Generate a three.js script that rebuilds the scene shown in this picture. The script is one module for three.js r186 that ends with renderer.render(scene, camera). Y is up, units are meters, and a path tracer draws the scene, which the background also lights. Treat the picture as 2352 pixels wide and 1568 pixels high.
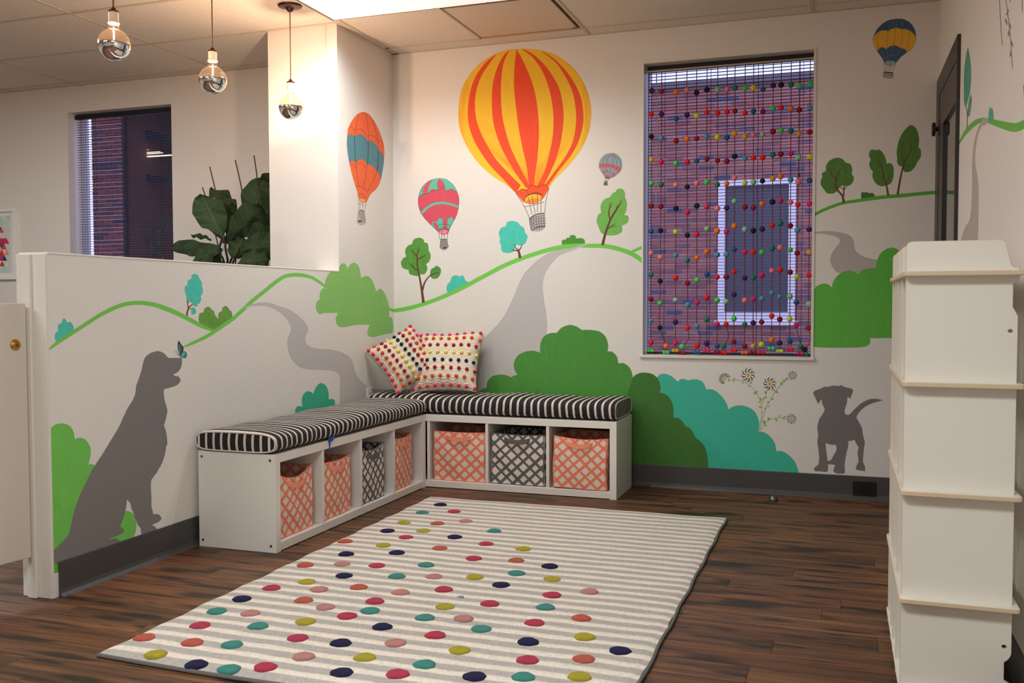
import * as THREE from 'three';
import { RoundedBoxGeometry } from 'three/addons/geometries/RoundedBoxGeometry.js';
import { mergeGeometries, mergeVertices } from 'three/addons/utils/BufferGeometryUtils.js';
import { RectAreaLightUniformsLib } from 'three/addons/lights/RectAreaLightUniformsLib.js';

// ---------------------------------------------------------------- camera, sky, lights, exposure
const IW = 2352, IH = 1568, FPX = 2159.4917;
const scene = new THREE.Scene();
const camera = new THREE.PerspectiveCamera(2 * Math.atan(IH / 2 / FPX) * 180 / Math.PI, IW / IH, 0.05, 200);
const CAM = new THREE.Vector3(2.6572, 1.0571, 5.35);
const FW = new THREE.Vector3(), RT = new THREE.Vector3(), UP = new THREE.Vector3();
{
  const p = 0.0407, y = 0.3364, r = -0.0018;
  FW.set(-Math.sin(y) * Math.cos(p), -Math.sin(p), -Math.cos(y) * Math.cos(p));
  const rt = new THREE.Vector3(Math.cos(y), 0, -Math.sin(y)), up = rt.clone().cross(FW);
  RT.copy(rt).multiplyScalar(Math.cos(r)).addScaledVector(up, Math.sin(r));
  UP.copy(rt).multiplyScalar(-Math.sin(r)).addScaledVector(up, Math.cos(r));
}
camera.position.copy(CAM);
camera.up.copy(UP);
camera.lookAt(CAM.clone().add(FW));

scene.background = new THREE.Color().setRGB(0.64, 0.68, 1.22);      // even dusk sky outside the windows

const renderer = new THREE.WebGLRenderer({ antialias: true });
renderer.toneMapping = THREE.LinearToneMapping;
renderer.toneMappingExposure = 1.4;
renderer.shadowMap.enabled = true;
RectAreaLightUniformsLib.init();

const H = 2.608, W = 3.123;                 // ceiling height, right wall
const PANEL = new THREE.Color().setRGB(0.955, 0.985, 1.0);
function ceilingPanelLight(x, z, w, d, power) {          // light just under a ceiling panel
  const l = new THREE.RectAreaLight(PANEL, power, w, d);
  l.position.set(x, H - 0.03, z);
  l.lookAt(x, 0, z);
  scene.add(l);
}
const TROFFERS = [                          // x, z of the centre, power; 1.22 x 0.61 m each
  [0.64, 1.085, 0.72], [1.75, 4.75, 22],
  [-2.0, 2.35, 17.0], [-0.9, 4.75, 14.0],
];
TROFFERS.forEach(([x, z, p], i) => { if (i) ceilingPanelLight(x, z, 1.16, 0.55, p); });   // the first one carries a lamp in each of its diffusers
const BULB_POWER = 0.85;

// ---------------------------------------------------------------- helpers
let seed = 7;
const rnd = () => { seed = (seed + 0x6d2b79f5) | 0; let t = Math.imul(seed ^ (seed >>> 15), 1 | seed); t = (t + Math.imul(t ^ (t >>> 7), 61 | t)) ^ t; return ((t ^ (t >>> 14)) >>> 0) / 4294967296; };
const rr = (a, b) => a + (b - a) * rnd();
const V = (x, y, z) => new THREE.Vector3(x, y, z);
function hit(u, v, axis, value) {           // photo pixel -> point on the plane axis = value
  const d = FW.clone().addScaledVector(RT, (u - IW / 2) / FPX).addScaledVector(UP, (IH / 2 - v) / FPX);
  return CAM.clone().addScaledVector(d, (value - CAM[axis]) / d[axis]);
}
const used = new Map();
function numbered(n) { const k = used.get(n) ?? 0; used.set(n, k + 1); return k ? `${n}_${String(k).padStart(3, '0')}` : n; }
function shade(o) { o.traverse((m) => { if (m.isMesh) { m.castShadow = true; m.receiveShadow = true; } }); return o; }
function part(name, geo, mat, parent) { const m = new THREE.Mesh(geo, mat); m.name = name; m.castShadow = m.receiveShadow = true; parent.add(m); return m; }
function thing(name, label, category, pos = [0, 0, 0], turn = 0, group) {
  const g = new THREE.Group(); g.name = numbered(name); scene.add(g);
  g.position.set(...pos); g.rotation.y = turn; g.userData = { label, category };
  if (group) g.userData.group = group;
  return g;
}
function single(name, geo, mat, label, category, group) {
  const m = part(numbered(name), geo, mat, scene); m.userData = { label, category };
  if (group) m.userData.group = group;
  return m;
}
function struct(name, geo, mat, label, category) {
  const m = geo ? part(name, geo, mat, scene) : new THREE.Group();
  if (!geo) { m.name = name; scene.add(m); }
  m.userData = { kind: 'structure', label, category };
  return m;
}
function box(x0, x1, y0, y1, z0, z1, r = 0) {
  const w = x1 - x0, h = y1 - y0, d = z1 - z0;
  const g = r ? new RoundedBoxGeometry(w, h, d, 1, r) : new THREE.BoxGeometry(w, h, d);
  return g.translate((x0 + x1) / 2, (y0 + y1) / 2, (z0 + z1) / 2);
}
const merge = (list) => mergeGeometries(list.map((g) => { const n = g.index ? g.toNonIndexed() : g; for (const k of Object.keys(n.attributes)) if (!['position', 'normal', 'uv'].includes(k)) n.deleteAttribute(k); return n; }));
const col = (r, g, b) => new THREE.Color(r / 255, g / 255, b / 255).convertSRGBToLinear();
function mat(c, rough = 0.6, extra = {}) { return new THREE.MeshStandardMaterial({ color: Array.isArray(c) ? col(...c) : c, roughness: rough, ...extra }); }
function tube(pts, r, seg = 24, rad = 8, closed = false) { return new THREE.TubeGeometry(new THREE.CatmullRomCurve3(pts, closed), seg, r, rad, closed); }
function metreUV(geo, su = 1, sv = 1) {     // box-projected uv in metres
  const p = geo.attributes.position, n = geo.attributes.normal, uv = new Float32Array(p.count * 2);
  for (let i = 0; i < p.count; i++) {
    const ax = Math.abs(n.getX(i)), ay = Math.abs(n.getY(i)), az = Math.abs(n.getZ(i));
    let u, v;
    if (ay >= ax && ay >= az) { u = p.getX(i); v = p.getZ(i); } else if (ax >= az) { u = p.getZ(i); v = p.getY(i); } else { u = p.getX(i); v = p.getY(i); }
    uv[i * 2] = u * su; uv[i * 2 + 1] = v * sv;
  }
  geo.setAttribute('uv', new THREE.BufferAttribute(uv, 2));
  return geo;
}
// noise
const PERM = new Uint8Array(512); { const a = [...Array(256).keys()]; for (let i = 255; i > 0; i--) { const j = Math.floor(rnd() * (i + 1)); [a[i], a[j]] = [a[j], a[i]]; } for (let i = 0; i < 512; i++) PERM[i] = a[i & 255]; }
function vnoise(x, y, px = 256, py = 256) {  // tiling value noise
  const xi = Math.floor(x), yi = Math.floor(y), fx = x - xi, fy = y - yi, sx = fx * fx * (3 - 2 * fx), sy = fy * fy * (3 - 2 * fy);
  const m = (a, n) => ((a % n) + n) % n, h = (a, b) => PERM[PERM[m(a, px) & 255] + (m(b, py) & 255)] / 255;
  const a = h(xi, yi), b = h(xi + 1, yi), c = h(xi, yi + 1), d = h(xi + 1, yi + 1);
  return a + (b - a) * sx + (c - a) * sy + (a - b - c + d) * sx * sy;
}
function dataTex(w, h, fn, srgb) {
  const d = new Uint8Array(w * h * 4);
  for (let y = 0; y < h; y++) for (let x = 0; x < w; x++) { const c = fn(x / w, y / h, x, y), i = (y * w + x) * 4; d[i] = c[0]; d[i + 1] = c[1]; d[i + 2] = c[2]; d[i + 3] = 255; }
  const t = new THREE.DataTexture(d, w, h); t.magFilter = THREE.LinearFilter; t.wrapS = t.wrapT = THREE.RepeatWrapping;
  if (srgb) t.colorSpace = THREE.SRGBColorSpace;
  t.needsUpdate = true; return t;
}
const gray = (w, h, fn) => dataTex(w, h, (u, v, x, y) => { const g = Math.max(0, Math.min(255, fn(u, v, x, y) * 255)); return [g, g, g]; });
function canvasTex(w, h, draw, srgb = true) {
  const c = document.createElement('canvas'); c.width = w; c.height = h; draw(c.getContext('2d'), w, h);
  const t = new THREE.CanvasTexture(c); if (srgb) t.colorSpace = THREE.SRGBColorSpace; t.wrapS = t.wrapT = THREE.RepeatWrapping; return t;
}
function rep(t, su, sv, ou = 0, ov = 0) { const c = t.clone(); c.repeat.set(su, sv); c.offset.set(ou, ov); c.needsUpdate = true; return c; }

// ---------------------------------------------------------------- shared surfaces
const fineNoise = gray(256, 256, (u, v) => 0.5 * vnoise(u * 64, v * 64, 64, 64) + 0.5 * vnoise(u * 128, v * 128, 128, 128));
const rollerBump = rep(fineNoise, 3, 3);
const WALLC = [228, 223, 216];
const wallMat = mat(WALLC, 0.75, { bumpMap: rollerBump, bumpScale: 0.0005 });
const trimMat = mat([226, 220, 208], 0.45);
const whiteLam = mat([232, 228, 220], 0.42);
const blackMat = mat([18, 17, 18], 0.45);
const bronze = mat([66, 38, 26], 0.35, { metalness: 0.7 });
const chrome = new THREE.MeshStandardMaterial({ color: col(238, 238, 238), roughness: 0.04, metalness: 1 });
const steel = mat([120, 118, 112], 0.35, { metalness: 0.8 });
const brass = mat([196, 150, 62], 0.3, { metalness: 0.9 });
const glassPane = new THREE.MeshPhysicalMaterial({ color: 0xffffff, roughness: 0.02, transmission: 1, thickness: 0, ior: 1.06 });
const coveMat = mat([70, 68, 67], 0.5);

// ---------------------------------------------------------------- the painted mural (flat paint on the walls)
const K = null;                              // marks a corner in a traced outline
const inset = (x0, y0, s) => (pts) => { const o = []; for (let i = 0; i < pts.length;) { if (pts[i] === K) { o.push(K); i++; } else { o.push([x0 + pts[i] / s, y0 + pts[i + 1] / s]); i += 2; } } return o; };
const inset3 = (x0, y0, s) => (pts) => { const o = []; for (let i = 0; i < pts.length; i += 3) o.push([x0 + pts[i] / s, y0 + pts[i + 1] / s, pts[i + 2] / s]); return o; };
const fr = (x0, y0, s) => ({ o: inset(x0, y0, s), l: inset3(x0, y0, s), p: (x, y) => [x0 + x / s, y0 + y / s], s });
function smooth(pts, n = 8) {                // open Catmull-Rom through points of any width
  if (pts.length < 3) return pts;
  const out = [];
  for (let i = 0; i < pts.length - 1; i++) {
    const a = pts[Math.max(0, i - 1)], b = pts[i], c = pts[i + 1], d = pts[Math.min(pts.length - 1, i + 2)];
    for (let k = 0; k < n; k++) { const t = k / n, t2 = t * t, t3 = t2 * t; out.push(b.map((_, j) => 0.5 * (2 * b[j] + (c[j] - a[j]) * t + (2 * a[j] - 5 * b[j] + 4 * c[j] - d[j]) * t2 + (3 * b[j] - a[j] - 3 * c[j] + d[j]) * t3))); }
  }
  out.push(pts[pts.length - 1]);
  return out;
}
function outline(list) {                     // closed outline with corners at K
  const segs = [[]]; let last = null;
  for (const p of list) { if (p === K) { segs.push(last ? [last] : []); } else { segs[segs.length - 1].push(p); last = p; } }
  segs[segs.length - 1].push(list.find((p) => p !== K));
  return segs.flatMap((s) => smooth(s));
}
const rgb = (c, a = 1) => `rgba(${c[0]},${c[1]},${c[2]},${a})`;
function mural(axis, value, along, s0, s1, y0, y1, w, h, draw) {
  const T = ([u, v]) => { const p = hit(u, v, axis, value); return [(along(p) - s0) / (s1 - s0) * w, (y1 - p.y) / (y1 - y0) * h]; };
  const t = canvasTex(w, h, (ctx) => {
    ctx.fillStyle = rgb(WALLC); ctx.fillRect(0, 0, w, h);
    const trace = (pts) => { ctx.beginPath(); pts.forEach((p, i) => { const q = T(p); i ? ctx.lineTo(q[0], q[1]) : ctx.moveTo(q[0], q[1]); }); };
    const kit = {
      fill(list, c, brush = 10) {            // a painted area with brush mottling and a thin edge
        const pts = outline(list); trace(pts); ctx.closePath(); ctx.fillStyle = rgb(c); ctx.fill();
        if (brush) {
          const xs = pts.map((p) => T(p)), bx = xs.map((p) => p[0]), by = xs.map((p) => p[1]);
          const x0 = Math.min(...bx), x1 = Math.max(...bx), yy0 = Math.min(...by), yy1 = Math.max(...by);
          ctx.save(); trace(pts); ctx.closePath(); ctx.clip();
          const n = Math.min(160, 8 + Math.round((x1 - x0) * (yy1 - yy0) / 900));
          for (let i = 0; i < n; i++) {
            const k = rnd() < 0.5 ? -brush : brush, cc = c.map((v) => Math.max(0, Math.min(255, v + k)));
            ctx.strokeStyle = rgb(cc, 0.16); ctx.lineWidth = rr(4, 16); ctx.lineCap = 'round';
            const x = rr(x0, x1), y = rr(yy0, yy1), a = rr(-0.4, 0.4) + 1.4, L = rr(15, 60);
            ctx.beginPath(); ctx.moveTo(x, y); ctx.quadraticCurveTo(x + Math.cos(a) * L / 2 + 6, y + Math.sin(a) * L / 2, x + Math.cos(a) * L, y + Math.sin(a) * L); ctx.stroke();
          }
          ctx.restore();
          trace(pts); ctx.closePath(); ctx.strokeStyle = rgb(c.map((v) => v * 0.86), 0.8); ctx.lineWidth = 1.6; ctx.stroke();
        }
      },
      band(list, c, brush = 0) {             // a brush line of changing half width: [x, y, half width]
        const p = smooth(list.map(([x, y, r]) => [x, y, r]), 10), L = [], R = [];
        for (let i = 0; i < p.length; i++) {
          const a = p[Math.max(0, i - 1)], b = p[Math.min(p.length - 1, i + 1)], dx = b[0] - a[0], dy = b[1] - a[1], l = Math.hypot(dx, dy) || 1;
          L.push([p[i][0] - dy / l * p[i][2], p[i][1] + dx / l * p[i][2]]); R.push([p[i][0] + dy / l * p[i][2], p[i][1] - dx / l * p[i][2]]);
        }
        trace(L.concat(R.reverse())); ctx.closePath(); ctx.fillStyle = rgb(c); ctx.fill();
      },
      line(list, c, px = 0.5) { this.band(list.map((p) => [p[0], p[1], px]), c); },
      oval(cx, cy, rx, ry, rot, c) { const pts = []; for (let i = 0; i <= 40; i++) { const a = i / 40 * Math.PI * 2, x = Math.cos(a) * rx, y = Math.sin(a) * ry; pts.push([cx + x * Math.cos(rot) - y * Math.sin(rot), cy + x * Math.sin(rot) + y * Math.cos(rot)]); } trace(pts); ctx.closePath(); ctx.fillStyle = rgb(c); ctx.fill(); },
      tint(list, c, a) { trace(outline(list)); ctx.closePath(); ctx.fillStyle = rgb(c, a); ctx.fill(); },
      inside(list, f) { ctx.save(); trace(outline(list)); ctx.closePath(); ctx.clip(); f(ctx, T); ctx.restore(); },
    };
    draw(kit, ctx, T);
  });
  t.wrapS = t.wrapT = THREE.ClampToEdgeWrapping;
  t.repeat.set(1 / (s1 - s0), 1 / (y1 - y0)); t.offset.set(-s0 / (s1 - s0), -y0 / (y1 - y0));
  return mat([255, 255, 255], 0.72, { map: t, bumpMap: rollerBump, bumpScale: 0.0005 });
}
const STRIPE = [120, 204, 82], TEAL = [72, 200, 180], ROAD = [194, 190, 187], DOGC = [126, 121, 118], BARK = [104, 58, 38], INK = [52, 46, 46];
const A = fr(100, 780, 5.2278), B = fr(100, 1040, 5.6), C = fr(100, 600, 5.113), D = fr(540, 590, 5.058), Eb = fr(780, 240, 4.3567), F = fr(1040, 100, 3.4088), G = fr(900, 400, 4.753),
  Hb = fr(1120, 340, 5.227), I = fr(1080, 720, 4.356), J = fr(1440, 840, 5.6), Kf = fr(1630, 830, 9.2217), Lf = fr(1850, 860, 6.27), M = fr(1860, 270, 6.27), N = fr(1860, 500, 4.9), O = fr(2180, 0, 2.8023), P = fr(640, 780, 8.4), Q = fr(1840, 0, 6.533), R = fr(1380, 340, 15.683);
const limbs = (k, f, lists) => { for (const l of lists) k.band(f.l(l), BARK); };

function paintLeft(k, ctx, T) {
  // road, hills
  k.fill(D.o([110, 585, 200, 550, 300, 532, 400, 538, 500, 570, 620, 610, 730, 680, 810, 760, 845, 830, 840, 870, 825, 900, 815, 950, 830, 1010, 880, 1050, 980, 1070, 1100, 1078, 1210, 1100, 1310, 1150, 1365, 1220, 1385, 1310, 1420, 1390, 1480, 1460, 1560, 1515, 1650, 1540, K, 1850, 1550, K, 1850, 1800, K, 1225, 1800, K, 1215, 1568, 1222, 1420, 1195, 1350, 1130, 1318, 1000, 1308, 860, 1303, 760, 1280, 680, 1215, 625, 1110, 608, 1000, 618, 930, 640, 880, 648, 820, 620, 750, 560, 675, 470, 610, 380, 573, 290, 562, 200, 570]), ROAD, 4);
  k.fill(C.o([150, 955, 135, 890, 145, 840, 178, 825, K, 172, 790, 178, 745, 215, 732, K, 222, 700, 240, 672, 262, 695, 275, 728, K, 310, 715, 340, 745, 352, 785, 340, 815, K, 250, 890]), TEAL, 16);
  k.fill(C.o([1835, 720, 1822, 680, 1835, 615, 1880, 605, K, 1890, 560, 1935, 535, 1970, 560, 1978, 580, K, 2000, 585, 2012, 635, K, 2030, 650, 2040, 672, K, 2055, 672, K, 2058, 610, 2098, 585, K, 2105, 545, 2140, 527, 2170, 550, 2178, 572, K, 2205, 590, 2215, 640, 2205, 685, K, 2120, 745, 2040, 795, 1980, 790, 1900, 755]), [104, 158, 62], 18);
  limbs(k, C, [[1683, 640, 9, 1690, 590, 9, 1705, 545, 8], [1700, 548, 6, 1690, 490, 5, 1682, 440, 3], [1700, 545, 7, 1730, 520, 6, 1750, 505, 5], [1690, 505, 5, 1700, 480, 4, 1706, 462, 3], [1712, 545, 5, 1728, 556, 4, 1740, 566, 3]]);
  k.fill(C.o([1690, 470, 1675, 400, K, 1662, 350, 1662, 300, 1692, 280, K, 1695, 235, 1738, 205, K, 1745, 165, 1782, 150, 1815, 170, 1828, 205, K, 1858, 250, 1858, 295, K, 1870, 340, 1862, 385, 1838, 405, K, 1850, 440, 1835, 485, 1812, 498, K, 1800, 525, 1770, 520, 1735, 480, K, 1705, 468]), TEAL, 16);
  k.fill(C.o([1737, 620, 1738, 560, 1765, 545, 1788, 575, 1788, 605, 1775, 612, K, 1750, 625]), TEAL, 10);
  k.band(C.l([60, 1040, 8, 150, 965, 20, 300, 865, 22, 500, 735, 22, 700, 610, 23, 900, 520, 24, 1050, 490, 24, 1180, 490, 25, 1320, 515, 26, 1500, 580, 28, 1680, 665, 25, 1850, 755, 24, 2000, 815, 12]), STRIPE);
  k.band(C.l([1640, 1008, 7, 1750, 960, 17, 1900, 890, 20, 2020, 815, 22, 2150, 725, 22, 2250, 655, 22]).concat(D.l([0, 695, 21, 100, 605, 22, 200, 510, 22, 350, 390, 22, 480, 285, 22, 580, 225, 22, 680, 208, 22, 780, 212, 22, 880, 235, 18, 970, 285, 16, 1050, 350, 14])), STRIPE);
  k.tint(D.o([85, 595, 200, 548, 230, 560, 110, 600, K]), ROAD, 1);
  k.band(D.l([1780, 600, 16, 1840, 622, 14, 1870, 622, 14]), STRIPE);
  k.fill(D.o([1050, 345, K, 1045, 300, 1080, 210, 1140, 158, 1200, 152, K, 1225, 95, 1262, 75, 1295, 105, 1305, 165, K, 1320, 110, 1385, 68, 1440, 120, 1462, 245, K, 1530, 222, 1590, 270, 1640, 400, K, 1690, 372, 1740, 430, 1780, 540, 1790, 620, 1787, 690, K, 1825, 720, 1838, 820, 1825, 880, K, 1700, 905, 1600, 928, 1545, 910, 1540, 860, 1562, 795, K, 1540, 785, 1400, 787, 1250, 815, 1190, 790, 1170, 720, 1200, 645, K, 1100, 645, 1020, 650, 985, 662, 950, 625, 940, 560, 960, 510, 985, 500, K, 985, 430, 1010, 375, 1050, 365, K]), [138, 198, 106], 12);
  k.fill(P.o([320, 1355, 355, 1295, 410, 1285, 470, 1302, K, 448, 1220, 460, 1100, 520, 1015, 590, 998, 640, 1020, 665, 1055, K, 700, 960, 760, 870, 830, 840, 910, 890, 955, 990, 965, 1080, 962, 1160, K, 1000, 1145, 1050, 1150, 1085, 1180, K, 1085, 1400, K, 320, 1400, K]), [50, 178, 142], 8);
  // bush behind the dog
  k.fill([...A.o([75, 1085, 130, 1030, 215, 1008, 300, 1030, 355, 1100, 373, 1200, K, 440, 1180, 510, 1210, 560, 1300, 560, 1400, 530, 1510, K, 575, 1495, 640, 1525, K]), ...B.o([600, 300, K, 400, 900, K, 300, 1090, K, 125, 1262, K, 60, 1262, K, 60, 0, K])], [114, 198, 82], 16);
  const arc = B.o([1060, 745, 1130, 770, 1180, 840, 1192, 920, 1180, 1020, 1140, 1110, 1100, 1170, K, 1005, 1205, K, 960, 1140, 900, 1105, 815, 1130, K, 870, 1070, 960, 1035, 1000, 1000, K, 970, 955, K, 990, 900, 1035, 790]);
  k.fill(arc, [118, 200, 86], 10);
  k.fill([...A.o([1375, 137, 1430, 155, 1470, 190, 1495, 218, 1525, 222, 1600, 220, 1650, 222, K, 1660, 235, 1660, 280, 1645, 340, 1610, 385, 1560, 415, K, 1560, 428, 1585, 440, 1615, 440, 1635, 465, 1648, 500, K, 1632, 490, K, 1630, 515, 1590, 548, 1520, 572, 1445, 590, K, 1443, 620, 1447, 700, 1465, 770, 1487, 850, K, 1480, 890, 1465, 960, 1443, 1030, K, 1465, 1090, 1480, 1170, 1485, 1265, K, 1472, 1262, K, 1465, 1330, 1440, 1430, 1410, 1500]),
    ...B.o([1540, 60, 1520, 120, 1500, 180, K, 1490, 185, 1455, 255, K, 1440, 270, 1385, 345, K, 1378, 430, 1385, 560, 1385, 690, K, 1415, 795, K, 1460, 788, 1495, 805, 1517, 845, K, 1480, 882, 1430, 905, 1380, 930, K, 1425, 945, 1460, 985, 1480, 1045, K, 1480, 1110, K, 1310, 1110, K, 1265, 1050, 1250, 960, K, 1215, 920, 1190, 850, K, 1175, 820, 1155, 760, K, 1130, 700, 1115, 640, 1070, 595, K, 1060, 700, 1035, 800, K, 1020, 840, 1000, 900, 980, 955, K, 1015, 965, 1035, 1010, K, 960, 1055, 870, 1090, 815, 1130, K, 900, 1105, 960, 1115, 1005, 1200, K, 1005, 1260, K, 500, 1420, K, 90, 1560, K, 90, 1290, K, 130, 1255, 200, 1190, 300, 1085, 340, 1000, 385, 800, 440, 620, 540, 400, 640, 200]),
    ...A.o([719, 1359, 800, 1225, 900, 1060, 960, 930, 1010, 825, 1070, 730, 1105, 640, 1113, 560, 1145, 470, 1180, 360, 1200, 270, 1225, 210, 1290, 160])], DOGC, 3);
  k.fill(B.o([90, 1430, 135, 1420, 180, 1412, K, 168, 1450, K, 205, 1412, 240, 1405, K, 250, 1415, K, 300, 1375, 360, 1352, K, 385, 1360, 470, 1343, K, 490, 1400, K, 90, 1560, K]), [92, 190, 50], 10);
  // butterfly
  k.fill(A.o([1640, 190, 1612, 110, 1612, 40, 1625, 13, 1650, 50, 1680, 95, 1675, 140, 1655, 178]), [44, 62, 66], 0);
  k.fill(A.o([1640, 172, 1622, 110, 1624, 50, 1640, 70, 1655, 110, 1652, 150]), [92, 150, 146], 0);
  k.band(A.l([1632, 60, 2, 1640, 120, 2, 1644, 170, 2]), [44, 62, 66]); k.band(A.l([1652, 80, 2, 1650, 130, 2, 1644, 170, 2]), [44, 62, 66]);
  { const [x, y] = A.p(1687, 180); k.oval(x, y, 6.6, 7.8, 0, [44, 62, 66]); k.oval(x - 0.6, y - 0.4, 5, 6, 0, TEAL); k.oval(x + 1, y + 1.2, 1.2, 1.8, 0, [44, 62, 66]); }
  k.band(A.l([1618, 178, 3, 1640, 195, 5, 1660, 222, 3]), [44, 62, 66]);
  k.line(A.o([1632, 190, 1600, 165, 1570, 124]), [90, 80, 76], 0.35); k.line(A.o([1632, 186, 1612, 160, 1594, 124]), [90, 80, 76], 0.35);
  // tall orange and blue balloon on the pillar
  k.fill(Eb.o([245, 75, 300, 105, 360, 190, 410, 300, 440, 400, 448, 500, 435, 620, 412, 750, 370, 840, 310, 895, 270, 975, K, 230, 980, 195, 940, K, 180, 880, 160, 820, 125, 700, 95, 570, 75, 430, 75, 330, 90, 230, 140, 140, 190, 90]), [240, 106, 58], 14);
  k.fill(Eb.o([80, 315, 110, 298, 150, 318, K, 200, 300, 250, 320, 283, 368, K, 330, 368, 375, 420, 385, 465, K, 420, 475, 442, 530, K, 440, 600, 412, 750, K, 400, 700, 375, 672, K, 350, 630, 300, 598, 280, 600, K, 230, 545, 190, 555, 163, 585, K, 130, 555, 98, 585, K, 78, 450, 75, 380]), [84, 138, 150], 12);
  for (const l of [[195, 110, 160, 230, 152, 400, 163, 585, 190, 820], [265, 85, 290, 300, 285, 500, 270, 650, 240, 830], [330, 150, 378, 330, 388, 520, 375, 672, 280, 880]]) k.line(Eb.o(l), [150, 62, 42], 0.45);
  for (const l of [[152, 318, 152, 450, 163, 585], [284, 370, 288, 480, 280, 600], [386, 465, 386, 560, 375, 672]]) k.line(Eb.o(l), [50, 60, 66], 0.6);
  for (const l of [[90, 245, 125, 225, 155, 270], [160, 255, 220, 250, 285, 330], [292, 310, 350, 320, 380, 370], [380, 365, 420, 370, 438, 420], [108, 610, 140, 600, 165, 640], [168, 610, 220, 585, 272, 640], [165, 825, 190, 812, 205, 835], [205, 822, 225, 818, 240, 850], [238, 850, 262, 845, 278, 880], [188, 905, 230, 895, 268, 930]]) k.line(Eb.o(l), [168, 52, 36], 0.45);
  { const [x, y] = Eb.p(230, 955); k.oval(x, y, 8.4, 5.4, 0.35, [150, 52, 34]); k.oval(x, y + 0.3, 7.6, 4.6, 0.35, [242, 160, 104]); }
  for (const l of [[180, 890, 190, 990, 192, 1062], [205, 965, 205, 1055], [232, 975, 230, 1058], [270, 975, 246, 1066], [188, 990, 225, 996, 252, 1018]]) k.line(Eb.o(l), INK, 0.3);
  const bk = Eb.o([190, 1062, 220, 1054, 250, 1070, K, 260, 1140, 262, 1185, 240, 1206, 200, 1204, 172, 1180, K, 178, 1110, K]);
  k.fill(bk, [186, 180, 176], 0);
  k.inside(bk, () => { for (let i = 0; i < 9; i++) k.line(Eb.o([170 + i * 12, 1050 + (i % 3) * 8, 200 + i * 12, 1110, 240 + i * 12, 1180]), INK, 0.25); const [x, y] = Eb.p(203, 1168); k.oval(x, y, 5, 1.7, 0, INK); });
  k.line(Eb.o([190, 1062, 220, 1056, 250, 1072]), INK, 0.5);
}
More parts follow.
